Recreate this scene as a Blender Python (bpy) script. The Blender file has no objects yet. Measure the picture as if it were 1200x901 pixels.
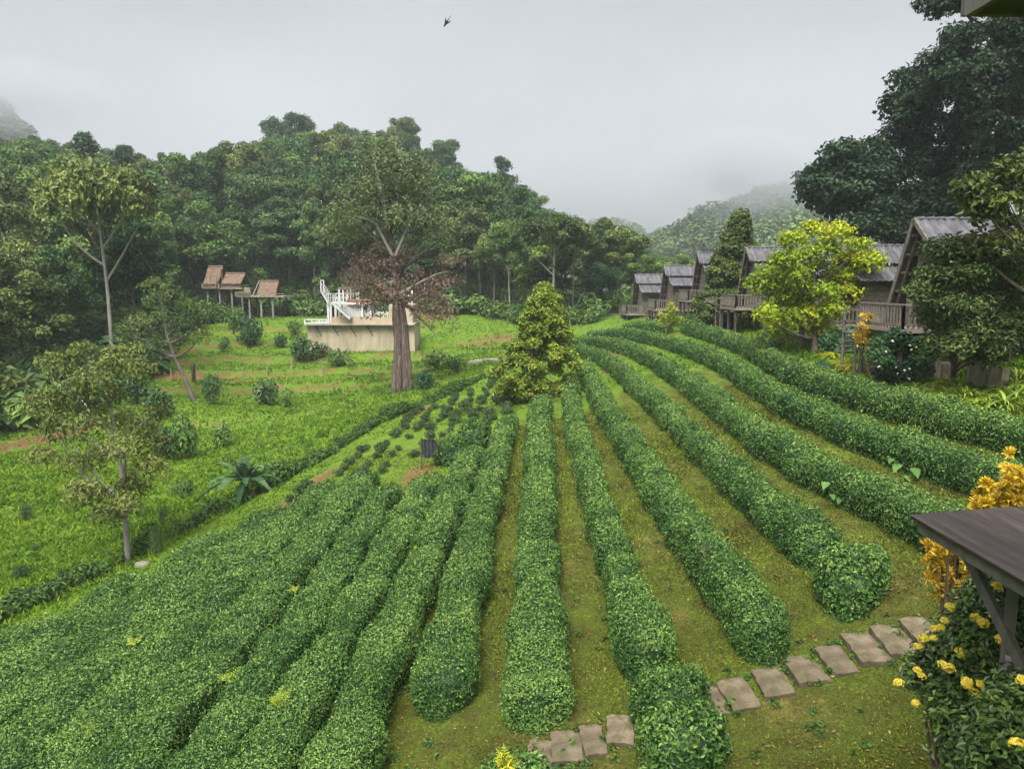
import bpy, math, random
import numpy as np
R=math.radians
rng=np.random.default_rng(7); random.seed(7)
scene=bpy.context.scene; COL=scene.collection
# ------------------------------------------------------------------ camera numbers (photo pixels 1200x901)
F=867.; TH=R(7.9); CZ=6.0
def ray(u,v):
    a=(u-600)/F; b=(450.5-v)/F
    return a, math.cos(TH)+b*math.sin(TH), -math.sin(TH)+b*math.cos(TH)
def at(u,v,t):
    a,dy,dz=ray(u,v); return np.array([a*t,dy*t,CZ+dz*t])
# ------------------------------------------------------------------ terrain
def sm(a,b,x):
    t=np.clip((x-a)/(b-a),0,1); return t*t*(3-2*t)
def _h(i,j,s):
    n=(i*374761393+j*668265263+s*1442695041)&0x7fffffff
    n=((n^(n>>13))*1274126177)&0x7fffffff
    return ((n^(n>>16))&0xffff)/65535.
def vn(x,y,s=0):
    x=np.asarray(x,float); y=np.asarray(y,float)
    i=np.floor(x).astype(np.int64); j=np.floor(y).astype(np.int64); fx=x-i; fy=y-j
    fx=fx*fx*(3-2*fx); fy=fy*fy*(3-2*fy)
    return (_h(i,j,s)*(1-fx)+_h(i+1,j,s)*fx)*(1-fy)+(_h(i,j+1,s)*(1-fx)+_h(i+1,j+1,s)*fx)*fy
def fbm(x,y,s=0,o=3):
    r=0; a=.5
    for k in range(o): r=r+a*vn(x*2**k,y*2**k,s+k); a*=.5
    return r/(1-.5**o)
XB_Y=[0,15,22,30,40,45,56,70]; XB=[-19,-11.4,-8.6,-7.1,-5.2,-2.2,1.5,3]
def xb(y): return np.interp(y,XB_Y,XB)
XD_Y=[0,12,18,24,30,38,46,56]; XD=[-23,-17,-13.2,-11,-9.1,-7.4,-3.4,0]
def xd(y): return np.interp(y,XD_Y,XD)
CR_A=[-1.2,-.75,-.60,-.50,-.42,-.36,-.30,-.17,-.07,0,.05,.10,.16,.22,.5]
CR_V=[150,158,172,186,190,176,156,160,196,216,248,268,288,306,320]
FE_A=[-1.2,-.75,-.6,-.5,-.42,-.3,-.15,-.05,.02,.1,.17,.25,.5]
FE_R=[46,52,57,68,89,95,97,91,82,78,84,95,100]
def forest_edge(a): return np.interp(a,FE_A,FE_R)
def HT(x,y,terrace=True):
    x=np.asarray(x,float); y=np.asarray(y,float)
    ys=np.maximum(y,1.); a=x/ys; r=np.hypot(x,y)
    plane=.2*x+.13*np.maximum(x-17,0)
    low=np.interp(y,[0,20,45,55,62,72,80,90,110],[-3.2,-3,-2.7,-2.2,-1.35,-.4,.6,1.9,5])
    low=low+np.where(x<-26,(-26-x)*.09,0)*sm(20,40,y)
    q=(low+.35*fbm(x*.09,y*.09,5)+3.)/.62; fq=np.floor(q); st=fq+sm(.80,.97,q-fq)
    bl=sm(-4,-9,x)*sm(32,38,y)*sm(88,78,y)
    low2=low+bl*(st-q)*.62*.9
    k=.45; d=plane-low2
    h=np.clip(.5+.5*d/k,0,1); z=low2*(1-h)+plane*h+k*h*(1-h)
    # wooded hill
    b_=(450.5-np.interp(a,CR_A,CR_V))/F
    crest=CZ+190*(-math.sin(TH)+b_*math.cos(TH))-15
    base=np.interp(a,[-.7,-.4,0,.2],[1.8,1.6,2.2,3.0])
    tt=np.clip((r-97)/93,0,1); tt=tt*.75+.25*tt*tt*(3-2*tt)
    hill=base+np.maximum(crest-base,0)*tt-np.maximum(r-200,0)*.05
    wgt=sm(72,98,r)*(y>0)
    z=z*(1-wgt)+hill*wgt
    # far hills standing in the cloud
    hz=0*x
    for (u,vt,t,wx,wy) in ((705,232,600,62,120),(640,252,620,60,120),(905,224,330,46,60),(838,243,340,30,50),(792,270,350,26,50),(975,240,330,50,60),(-45,128,430,48,90)):
        c=at(u,vt,t); hz=np.maximum(hz,np.maximum(c[2]-4,0)*np.exp(-((x-c[0])/wx)**2-((y-c[1])/wy)**2))
    z=z+hz*sm(205,270,r)
    # small relief
    lawn=((x>xb(y))&(y<70))
    z=z+np.where(lawn,.02*(fbm(x*2,y*2,11)-.5),(.22*(fbm(x*.45,y*.45,12)-.5)+.22*(fbm(x*1.5,y*1.5,13,2)-.5))*np.clip((r-8)/10,0,1))
    # ditch along the hedge
    z=z-.22*np.exp(-((x-xd(y))/.5)**2)*sm(54,44,y)*sm(5,12,y)
    return z
def H(x,y): return float(HT(x,y))
def gp(u,v,dz=0.):
    a,dy,dz_=ray(u,v); ts=np.linspace(3,240,9000)
    z=CZ+ts*dz_; g=HT(a*ts,dy*ts)+dz; m=z<g
    t=ts[int(np.argmax(m))] if m.any() else 240.
    return np.array([a*t,dy*t,H(a*t,dy*t)]),t
# ------------------------------------------------------------------ mesh helpers
class Geo:
    def __init__(s): s.v=[]; s.f={3:[],4:[]}; s.t={3:[],4:[]}; s.n=0
    def add(s,V,Fc,tint=.5):
        V=np.asarray(V,float).reshape(-1,3); Fc=np.asarray(Fc,np.int64); k=Fc.shape[1]
        s.v.append(V); s.f[k].append(Fc+s.n); s.n+=len(V)
        t=np.broadcast_to(np.asarray(tint,float),(len(Fc),)); s.t[k].append(t)
    def box(s,c,d,rz=0.,tint=.5,M=None):
        x,y,z=[q/2 for q in d]
        P=np.array([(-x,-y,-z),(x,-y,-z),(x,y,-z),(-x,y,-z),(-x,-y,z),(x,-y,z),(x,y,z),(-x,y,z)])
        if M is not None: P=P@np.asarray(M).T
        elif rz:
            cs,sn=math.cos(rz),math.sin(rz); P=np.c_[P[:,0]*cs-P[:,1]*sn,P[:,0]*sn+P[:,1]*cs,P[:,2]]
        s.add(P+np.asarray(c,float),[(0,3,2,1),(4,5,6,7),(0,1,5,4),(1,2,6,5),(2,3,7,6),(3,0,4,7)],tint)
    def bar(s,p,q,w,h,tint=.5,up=(0,0,1)):
        p=np.asarray(p,float); q=np.asarray(q,float); d=q-p; L=np.linalg.norm(d); x=d/L
        up=np.asarray(up,float); y=np.cross(up,x)
        if np.linalg.norm(y)<1e-4: y=np.cross((1,0,0),x)
        y/=np.linalg.norm(y); z=np.cross(x,y)
        s.box((p+q)/2,(L,w,h),tint=tint,M=np.stack([x,y,z],1))
    def tube(s,P,r,n=7,tint=.5,rough=0.,cap=True):
        P=np.asarray(P,float); m=len(P); r=np.broadcast_to(np.asarray(r,float),(m,))
        T=np.gradient(P,axis=0); T/=np.linalg.norm(T,axis=1)[:,None]+1e-9
        ref=np.array([1.,0,0]) if abs(T[0,2])>.6 else np.array([0,0,1.])
        A=np.cross(T,ref); A/=np.linalg.norm(A,axis=1)[:,None]+1e-9; B=np.cross(T,A)
        th=np.arange(n)*2*math.pi/n
        rr=r[:,None]*(1+rough*rng.normal(size=(m,n)))
        V=P[:,None]+rr[...,None]*(np.cos(th)[None,:,None]*A[:,None]+np.sin(th)[None,:,None]*B[:,None])
        i=np.arange(m-1)[:,None]*n; j=np.arange(n)[None]; j2=(j+1)%n
        s.add(V,np.stack([i+j,i+j2,i+n+j2,i+n+j],-1).reshape(-1,4),tint)
        if cap:
            for e,o in ((0,1),(m-1,-1)):
                V2=np.vstack([V[e],P[e][None]]); s.add(V2,[(k,(k+1)%n,n)[::o] for k in range(n)],tint)
    def grid(s,V,tint=.5,closed=False):
        m,n=V.shape[:2]; i=np.arange(m-1)[:,None]*n
        j=np.arange(n if closed else n-1)[None]; j2=(j+1)%n
        s.add(V.reshape(-1,3),np.stack([i+j,i+j2,i+n+j2,i+n+j],-1).reshape(-1,4),tint)
    def leaves(s,P,N,L,asp=.5,fold=.12,T=None,tint=.5):
        n=len(P); L=np.broadcast_to(np.asarray(L,float),(n,))[:,None]
        N=N/(np.linalg.norm(N,axis=1)[:,None]+1e-9)
        if T is None: T=rng.normal(size=(n,3))
        T=T-(T*N).sum(1)[:,None]*N; T/=np.linalg.norm(T,axis=1)[:,None]+1e-9
        B=np.cross(N,T); a=L*asp*.5; o=T*L*.08
        V=np.stack([P-T*L*.5,P-o+B*a+N*L*fold,P+T*L*.5-N*L*fold*.6,P-o-B*a+N*L*fold],1)
        s.add(V,np.arange(n*4).reshape(n,4),tint)
    def mesh(s,name,mat,smooth=False):
        me=bpy.data.meshes.new(name); V=np.concatenate(s.v); me.vertices.add(len(V)); me.vertices.foreach_set('co',V.ravel())
        f4=np.concatenate(s.f[4]) if s.f[4] else np.zeros((0,4),int); f3=np.concatenate(s.f[3]) if s.f[3] else np.zeros((0,3),int)
        lp=np.concatenate([f4.ravel(),f3.ravel()]); me.loops.add(len(lp)); me.loops.foreach_set('vertex_index',lp.astype(np.int32))
        st=np.concatenate([np.arange(len(f4))*4,len(f4)*4+np.arange(len(f3))*3]); me.polygons.add(len(st)); me.polygons.foreach_set('loop_start',st.astype(np.int32))
        tt=np.concatenate(s.t[4]+s.t[3]); at_=me.attributes.new('tint','FLOAT','FACE'); at_.data.foreach_set('value',tt.astype(np.float32))
        me.polygons.foreach_set('use_smooth',np.full(len(st),smooth)); me.update(calc_edges=True); me.validate()
        me.materials.append(mat); return me
    def obj(s,name,mat,parent=None,loc=(0,0,0),smooth=False): return link(name,s.mesh(name,mat,smooth),parent,loc)
def link(name,me,parent=None,loc=(0,0,0)):
    o=bpy.data.objects.new(name,me); COL.objects.link(o); o.location=loc
    if parent is not None: o.parent=parent
    return o
def tag(o,label=None,cat=None,group=None,kind=None):
    if label: o['label']=label
    if cat: o['category']=cat
    if group: o['group']=group
    if kind: o['kind']=kind
    return o
def empty(name,loc,label,cat,group=None,rz=0.,s=1.):
    o=bpy.data.objects.new(name,None); COL.objects.link(o); o.location=loc; o.rotation_euler=(0,0,rz); o.scale=(s,s,s); o.empty_display_size=.2
    return tag(o,label,cat,group)
def dup(root,loc,rz=0.,s=1.,label=None,sz=None):
    c=root.copy(); COL.objects.link(c); c.location=loc; c.rotation_euler=(0,0,rz); c.scale=(s,s,sz or s)
    if label: c['label']=label
    for ch in list(root.children):
        d=ch.copy(); COL.objects.link(d); d.parent=c
        for g in ch.children:
            e=g.copy(); COL.objects.link(e); e.parent=d
    return c
# ------------------------------------------------------------------ materials
def newmat(name):
    m=bpy.data.materials.new(name); m.use_nodes=True; nt=m.node_tree; nt.nodes.clear()
    return m,nt
def N(nt,t,**k):
    n=nt.nodes.new(t)
    for a,b in k.items():
        if a.startswith('i_'):
            key=a[2:].replace('_',' '); n.inputs[key].default_value=b
        else: setattr(n,a,b)
    return n
def ramp(nt,stops):
    n=nt.nodes.new('ShaderNodeValToRGB'); e=n.color_ramp.elements
    while len(e)<len(stops): e.new(.5)
    for q,(p,c) in zip(e,stops): q.position=p; q.color=(*c,1)
    return n
def leaf_mat(name,stops,rough=.5,trans=.12,objvar=.32,spec=.2):
    m,nt=newmat(name); L=nt.links.new
    a=N(nt,'ShaderNodeAttribute',attribute_name='tint'); r=ramp(nt,stops); L(a.outputs['Fac'],r.inputs['Fac'])
    oi=N(nt,'ShaderNodeObjectInfo'); mr=N(nt,'ShaderNodeMapRange'); mr.inputs['To Min'].default_value=1-objvar; mr.inputs['To Max'].default_value=1+objvar; L(oi.outputs['Random'],mr.inputs['Value'])
    hs=N(nt,'ShaderNodeHueSaturation'); L(mr.outputs[0],hs.inputs['Value']); L(r.outputs[0],hs.inputs['Color'])
    mh=N(nt,'ShaderNodeMapRange'); mh.inputs['From Min'].default_value=1; mh.inputs['From Max'].default_value=0; mh.inputs['To Min'].default_value=.5-objvar*.08; mh.inputs['To Max'].default_value=.5+objvar*.08
    L(oi.outputs['Random'],mh.inputs['Value']); L(mh.outputs[0],hs.inputs['Hue'])
    p=N(nt,'ShaderNodeBsdfPrincipled'); p.inputs['Roughness'].default_value=rough; p.inputs['Specular IOR Level'].default_value=spec; L(hs.outputs[0],p.inputs['Base Color'])
    t=N(nt,'ShaderNodeBsdfTranslucent'); L(hs.outputs[0],t.inputs['Color'])
    x=N(nt,'ShaderNodeMixShader'); x.inputs[0].default_value=trans; L(p.outputs[0],x.inputs[1]); L(t.outputs[0],x.inputs[2])
    o=N(nt,'ShaderNodeOutputMaterial'); L(x.outputs[0],o.inputs['Surface']); return m
def surf_mat(name,c1,c2,scale=(1,1,1),nscale=4.,rough=.75,bump=.3,c3=None,dist=.02,spec=.3,detail=6):
    m,nt=newmat(name); L=nt.links.new
    tc=N(nt,'ShaderNodeTexCoord'); mp=N(nt,'ShaderNodeMapping'); mp.inputs['Scale'].default_value=scale; L(tc.outputs['Object'],mp.inputs['Vector'])
    n=N(nt,'ShaderNodeTexNoise'); n.inputs['Scale'].default_value=nscale; n.inputs['Detail'].default_value=detail; n.inputs['Roughness'].default_value=.65; L(mp.outputs[0],n.inputs['Vector'])
    st=[(.32,c1),(.68,c2)] if c3 is None else [(.28,c1),(.52,c2),(.74,c3)]
    r=ramp(nt,st); L(n.outputs['Fac'],r.inputs['Fac'])
    a=N(nt,'ShaderNodeAttribute',attribute_name='tint'); mr=N(nt,'ShaderNodeMapRange'); mr.inputs['To Min'].default_value=.65; mr.inputs['To Max'].default_value=1.35; L(a.outputs['Fac'],mr.inputs['Value'])
    hs=N(nt,'ShaderNodeHueSaturation'); L(mr.outputs[0],hs.inputs['Value']); L(r.outputs[0],hs.inputs['Color'])
    p=N(nt,'ShaderNodeBsdfPrincipled'); p.inputs['Roughness'].default_value=rough; p.inputs['Specular IOR Level'].default_value=spec; L(hs.outputs[0],p.inputs['Base Color'])
    b=N(nt,'ShaderNodeBump'); b.inputs['Strength'].default_value=bump; b.inputs['Distance'].default_value=dist; L(n.outputs['Fac'],b.inputs['Height']); L(b.outputs[0],p.inputs['Normal'])
    o=N(nt,'ShaderNodeOutputMaterial'); L(p.outputs[0],o.inputs['Surface']); return m
M={}
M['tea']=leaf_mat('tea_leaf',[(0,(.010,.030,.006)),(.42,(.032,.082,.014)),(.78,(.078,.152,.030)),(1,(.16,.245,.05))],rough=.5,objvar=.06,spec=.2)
M['young']=leaf_mat('young_tea_leaf',[(0,(.016,.032,.012)),(.5,(.034,.068,.02)),(1,(.075,.12,.035))],objvar=.2)
M['forest_dark']=leaf_mat('forest_leaf_dark',[(0,(.014,.036,.010)),(.5,(.045,.098,.026)),(1,(.125,.20,.05))])
M['forest_mid']=leaf_mat('forest_leaf_mid',[(0,(.019,.048,.010)),(.5,(.070,.138,.028)),(1,(.165,.25,.05))])
M['forest_olive']=leaf_mat('forest_leaf_olive',[(0,(.030,.050,.012)),(.5,(.094,.138,.031)),(1,(.20,.24,.06))])
M['forest_light']=leaf_mat('forest_leaf_light',[(0,(.03,.07,.012)),(.5,(.08,.15,.025)),(1,(.17,.24,.04))])
M['dark_tree']=leaf_mat('evergreen_leaf',[(0,(.008,.022,.010)),(.5,(.018,.043,.018)),(1,(.05,.085,.035))],objvar=.08)
M['airy']=leaf_mat('airy_leaf',[(0,(.06,.08,.018)),(.5,(.13,.165,.04)),(1,(.25,.26,.075))],objvar=.03,trans=.25)
M['yellowgreen']=leaf_mat('yellowgreen_leaf',[(0,(.045,.08,.010)),(.45,(.13,.19,.022)),(.8,(.25,.30,.035)),(1,(.38,.36,.05))],objvar=.04,trans=.25)
M['conifer']=leaf_mat('column_leaf',[(0,(.02,.04,.010)),(.5,(.065,.10,.022)),(1,(.17,.19,.04))],objvar=.04)
M['garden']=leaf_mat('garden_tree_leaf',[(0,(.020,.038,.010)),(.5,(.056,.088,.020)),(1,(.17,.21,.055))],objvar=.04)
M['greygreen']=leaf_mat('greygreen_leaf',[(0,(.045,.066,.025)),(.5,(.10,.132,.05)),(1,(.19,.22,.09))],objvar=.04)
M['yellow']=leaf_mat('yellow_tree_leaf',[(0,(.07,.12,.01)),(.45,(.21,.29,.015)),(.78,(.40,.43,.02)),(1,(.62,.48,.018))],objvar=.06,trans=.3)
M['rusty']=leaf_mat('rusty_leaf',[(0,(.07,.048,.034)),(.5,(.15,.10,.072)),(1,(.25,.18,.135))],objvar=.05)
M['bush']=leaf_mat('bush_leaf',[(0,(.018,.045,.016)),(.5,(.042,.095,.03)),(1,(.09,.16,.05))],objvar=.25)
M['bushlight']=leaf_mat('pale_bush_leaf',[(0,(.05,.10,.02)),(.5,(.10,.18,.035)),(1,(.18,.26,.06))],objvar=.2)
M['broad']=leaf_mat('broad_leaf',[(0,(.03,.05,.010)),(.5,(.082,.108,.022)),(1,(.21,.21,.045))],objvar=.05,rough=.4)
M['banana']=leaf_mat('banana_leaf',[(0,(.018,.045,.018)),(.5,(.035,.085,.03)),(1,(.085,.15,.05))],rough=.45,trans=.3,objvar=.05)
M['lily']=leaf_mat('strap_leaf',[(0,(.06,.11,.010)),(.5,(.17,.25,.022)),(1,(.33,.40,.06))],trans=.3,objvar=.15)
M['lime']=leaf_mat('lime_leaf',[(0,(.16,.20,.01)),(.5,(.32,.34,.015)),(1,(.46,.44,.03))],trans=.3,objvar=.1)
M['croton']=leaf_mat('croton_leaf',[(0,(.07,.075,.012)),(.35,(.25,.18,.016)),(.7,(.52,.32,.018)),(1,(.66,.47,.05))],rough=.35,objvar=.05)
M['shrub']=leaf_mat('flower_shrub_leaf',[(0,(.012,.028,.007)),(.5,(.044,.084,.017)),(.85,(.105,.165,.03)),(1,(.19,.25,.05))],rough=.4,objvar=.04,spec=.35)
M['petal']=leaf_mat('yellow_petal',[(0,(.66,.50,.04)),(1,(.80,.68,.12))],objvar=.1,trans=.3)
M['whitepetal']=leaf_mat('cream_petal',[(0,(.6,.6,.45)),(1,(.75,.75,.65))],objvar=.1)
M['weed']=leaf_mat('weed_leaf',[(0,(.018,.04,.008)),(.5,(.045,.098,.016)),(1,(.12,.19,.03))],objvar=.0)
M['grass']=leaf_mat('lawn_blade',[(0,(.04,.03,.008)),(.35,(.064,.072,.010)),(.65,(.080,.122,.010)),(1,(.19,.25,.03))],rough=.7,objvar=0,trans=.25,spec=.08)
M['meadow']=leaf_mat('meadow_blade',[(0,(.034,.080,.006)),(.5,(.080,.150,.010)),(1,(.17,.25,.022))],rough=.7,objvar=0,trans=.3,spec=.08)
M['litter']=leaf_mat('dry_leaf',[(0,(.06,.035,.015)),(.5,(.14,.09,.03)),(1,(.26,.20,.06))],rough=.7,objvar=0,spec=.1)
M['taro']=leaf_mat('taro_leaf',[(0,(.045,.11,.022)),(1,(.10,.20,.045))],objvar=.1,trans=.35)
M['bark']=surf_mat('bark',(.05,.04,.03),(.13,.105,.08),(1,1,.25),6,.9,.6)
M['palebark']=surf_mat('pale_bark',(.13,.12,.10),(.28,.26,.22),(1,1,.3),5,.85,.4)
M['redbark']=surf_mat('red_bark',(.030,.021,.016),(.085,.061,.048),(1.6,1.6,.12),6,.9,1.,c3=(.23,.20,.165),dist=.12)
M['twig']=surf_mat('twig',(.05,.035,.02),(.10,.07,.04),(1,1,1),8,.9,.3)
M['wood']=surf_mat('weathered_wood',(.046,.039,.032),(.105,.091,.075),(1.2,1.2,1.2),5,.85,.3,c3=(.17,.15,.125))
M['woodv']=surf_mat('weathered_boards',(.05,.042,.034),(.115,.099,.081),(5,5,.6),3,.85,.3,c3=(.19,.168,.14))
M['wooddark']=surf_mat('dark_wood',(.028,.023,.018),(.07,.058,.046),(1,1,1),5,.8,.3)
M['rail']=surf_mat('pale_rail_wood',(.085,.072,.058),(.17,.148,.12),(1,1,1),6,.8,.3)
M['tile']=surf_mat('cement_roof_sheet',(.034,.033,.036),(.068,.066,.071),(1,.35,.35),3.5,.75,.2,c3=(.12,.117,.122),spec=.15)
M['reddoor']=surf_mat('reddish_door',(.12,.055,.035),(.22,.11,.07),(5,5,.6),3,.8,.2)
M['dark']=surf_mat('dark_interior',(.012,.011,.010),(.02,.018,.016),(1,1,1),3,.8,.1)
M['cream']=surf_mat('cream_render',(.20,.165,.10),(.33,.28,.19),(.9,.9,.22),1.6,.85,.15,c3=(.40,.345,.245))
M['peach']=surf_mat('peach_render',(.31,.235,.145),(.41,.32,.21),(1,1,.4),1.5,.85,.1)
M['white']=surf_mat('white_paint',(.33,.325,.31),(.44,.435,.42),(1,1,1),2,.6,.1)
M['rustred']=surf_mat('rust_red_slab',(.16,.055,.03),(.26,.10,.06),(1,1,1),3,.8,.2)
M['thatch']=surf_mat('brown_thatch',(.06,.038,.025),(.125,.083,.055),(6,.8,.8),4,.9,.5,c3=(.20,.14,.095))
M['bamboo']=surf_mat('bamboo',(.17,.14,.09),(.28,.24,.165),(1,1,1),5,.7,.2)
M['stone']=surf_mat('stone_slab',(.042,.030,.016),(.095,.073,.043),(1,1,1),4.5,.85,.7,c3=(.155,.126,.082),dist=.03)
def moss(m):
    nt=m.node_tree; L=nt.links.new; p=[n for n in nt.nodes if n.type=='BSDF_PRINCIPLED'][0]; src=p.inputs['Base Color'].links[0].from_socket
    tc=N(nt,'ShaderNodeTexCoord'); n=N(nt,'ShaderNodeTexNoise'); n.inputs['Scale'].default_value=5.5; n.inputs['Detail'].default_value=8; n.inputs['Roughness'].default_value=.7
    oi=N(nt,'ShaderNodeObjectInfo'); ad=N(nt,'ShaderNodeVectorMath',operation='ADD'); L(tc.outputs['Object'],ad.inputs[0]); L(oi.outputs['Location'],ad.inputs[1]); L(ad.outputs[0],n.inputs['Vector'])
    r=N(nt,'ShaderNodeMapRange'); r.inputs['From Min'].default_value=.52; r.inputs['From Max'].default_value=.64; r.inputs['To Max'].default_value=.75; L(n.outputs['Fac'],r.inputs['Value'])
    x=N(nt,'ShaderNodeMix',data_type='RGBA'); x.inputs[7].default_value=(.045,.055,.012,1); L(r.outputs[0],x.inputs[0]); L(src,x.inputs[6]); L(x.outputs[2],p.inputs['Base Color'])
moss(M['stone'])
M['stake']=surf_mat('concrete_stake',(.12,.10,.07),(.21,.185,.14),(1,1,.4),5,.85,.4)
M['wetwood']=surf_mat('wet_roof_board',(.012,.008,.006),(.032,.021,.016),(6,.5,6),3,.5,.5,c3=(.075,.058,.048),dist=.01,spec=.3)
M['greywood']=surf_mat('grey_timber',(.045,.044,.037),(.085,.083,.07),(3,3,.5),4,.7,.3)
M['greensoffit']=surf_mat('green_soffit',(.022,.028,.018),(.038,.045,.03),(4,.4,1),3,.7,.2)
M['net']=surf_mat('dark_net',(.018,.022,.022),(.045,.052,.05),(30,30,6),6,.8,.4)
M['concrete']=surf_mat('concrete_path',(.24,.21,.185),(.36,.33,.30),(1,1,1),1.2,.85,.2)
M['sack']=surf_mat('pale_stone',(.10,.10,.065),(.17,.17,.115),(1,1,1),4,.8,.3)
M['bird']=surf_mat('dark_feather',(.015,.016,.018),(.03,.032,.036),(1,1,1),6,.7,.1)
M['fencepost']=surf_mat('pale_fence_post',(.17,.165,.10),(.27,.26,.17),(1,1,1),5,.8,.2)
# ------------------------------------------------------------------ ground
def ground_mat():
    m,nt=newmat('ground'); L=nt.links.new
    tc=N(nt,'ShaderNodeTexCoord'); z=N(nt,'ShaderNodeAttribute',attribute_name='zone'); sp=N(nt,'ShaderNodeSeparateColor'); L(z.outputs['Color'],sp.inputs[0])
    def noise(s,d=5,r=.6):
        n=N(nt,'ShaderNodeTexNoise'); n.inputs['Scale'].default_value=s; n.inputs['Detail'].default_value=d; n.inputs['Roughness'].default_value=r; L(tc.outputs['Object'],n.inputs['Vector']); return n
    n1=noise(.55,6,.65); n2=noise(24,6,.75); n3=noise(2.2,6,.7)
    add=N(nt,'ShaderNodeMath',operation='MULTIPLY_ADD'); L(n2.outputs['Fac'],add.inputs[0]); add.inputs[1].default_value=.85
    sub=N(nt,'ShaderNodeMath',operation='MULTIPLY_ADD'); L(n3.outputs['Fac'],sub.inputs[0]); sub.inputs[1].default_value=.5; sub.inputs[2].default_value=-.18; L(sub.outputs[0],add.inputs[2])
    lawn=ramp(nt,[(.33,(.030,.023,.006)),(.44,(.058,.058,.010)),(.54,(.064,.088,.008)),(.67,(.125,.165,.014))]); L(add.outputs[0],lawn.inputs['Fac'])
    mead=ramp(nt,[(.26,(.036,.078,.006)),(.48,(.074,.132,.010)),(.74,(.135,.195,.014))]); L(add.outputs[0],mead.inputs['Fac'])
    dirt=ramp(nt,[(.28,(.06,.032,.014)),(.5,(.125,.07,.028)),(.72,(.21,.14,.06))]); L(add.outputs[0],dirt.inputs['Fac'])
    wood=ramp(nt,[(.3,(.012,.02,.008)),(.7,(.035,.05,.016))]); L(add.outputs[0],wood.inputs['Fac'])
    def mix(f,a,b):
        x=N(nt,'ShaderNodeMix',data_type='RGBA'); L(f,x.inputs[0]); L(a,x.inputs[6]); L(b,x.inputs[7]); return x.outputs[2]
    def sharp(o):
        a=N(nt,'ShaderNodeMath',operation='ADD'); L(o,a.inputs[0]); b=N(nt,'ShaderNodeMath',operation='MULTIPLY_ADD'); L(n3.outputs['Fac'],b.inputs[0]); b.inputs[1].default_value=.9; b.inputs[2].default_value=-.45; L(b.outputs[0],a.inputs[1])
        r=N(nt,'ShaderNodeMapRange'); r.inputs['From Min'].default_value=.3; r.inputs['From Max'].default_value=.7; L(a.outputs[0],r.inputs['Value']); return r.outputs[0]
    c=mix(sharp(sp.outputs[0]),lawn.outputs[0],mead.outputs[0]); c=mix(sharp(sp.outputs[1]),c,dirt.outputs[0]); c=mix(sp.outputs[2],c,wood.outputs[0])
    p=N(nt,'ShaderNodeBsdfPrincipled'); p.inputs['Roughness'].default_value=.9; p.inputs['Specular IOR Level'].default_value=.15; L(c,p.inputs['Base Color'])
    b=N(nt,'ShaderNodeBump'); b.inputs['Strength'].default_value=1.; b.inputs['Distance'].default_value=.06; L(add.outputs[0],b.inputs['Height']); L(b.outputs[0],p.inputs['Normal'])
    o=N(nt,'ShaderNodeOutputMaterial'); L(p.outputs[0],o.inputs['Surface']); return m
def zones(x,y):
    r=np.hypot(x,y); a=x/np.maximum(y,1)
    inside=sm(-.3,.3,x-xb(y))*(y>-5)
    far=sm(28,38,y+2*(fbm(x*.4,y*.4,21)-.5)*8)
    mead=np.maximum(1-inside,far*.95*sm(.2,.5,fbm(x*.7,y*.7,22)+.15))
    yng=(x>xb(y))*sm(23.5,26,y+.9*(x+5.5)*(x<-1))*sm(1.2,-.6,x)*(y<50); mead=np.maximum(mead,.75*yng)
    mead=np.where((x>11.9)&(y<60),np.maximum(mead,sm(11.9,13.5,x)),mead)
    # dirt: terrace banks, edge of the block, clearing, worn gaps
    e=.25; gz=np.hypot(HT(x+e,y)-HT(x-e,y),HT(x,y+e)-HT(x,y-e))/(2*e)
    dirt=sm(.26,.52,gz)*(x<xb(y)-2)*(y>34)*(r<84)*.72
    dirt=np.maximum(dirt,np.exp(-((x-xb(y)-.25)/.4)**2)*sm(14,20,y)*sm(46,40,y)*.8*sm(.35,.62,fbm(x*.8,y*.5,24)))
    c,_=gp(490,556); dirt=np.maximum(dirt,.85*np.exp(-((x-c[0])/.75)**2-((y-c[1])/1.9)**2))
    for (u,v,sx,sy,w) in ((722,412,.6,3.5,.9),(712,434,.5,2.5,.8),(30,492,3.2,1.6,1),(8,505,2.5,1.2,.9),(55,470,1.5,1.5,.8),(600,395,5,2.,.75),(570,402,4,1.6,.7),(500,372,1.6,4,.8),(215,440,4,.8,.8),(290,447,5,.8,.75),(340,385,4,1,.6),(790,395,.6,3,.6)):
        c,_=gp(u,v); dirt=np.maximum(dirt,w*np.exp(-((x-c[0])/sx)**2-((y-c[1])/sy)**2))
    dirt=np.maximum(dirt,.38*sm(.58,.75,fbm(x*.9,y*.35,23))*inside*(1-far)*(x<9))
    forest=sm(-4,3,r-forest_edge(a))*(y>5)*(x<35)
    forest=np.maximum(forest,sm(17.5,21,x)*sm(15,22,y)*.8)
    return np.stack([mead,dirt,forest,np.ones_like(x)],-1)
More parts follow.
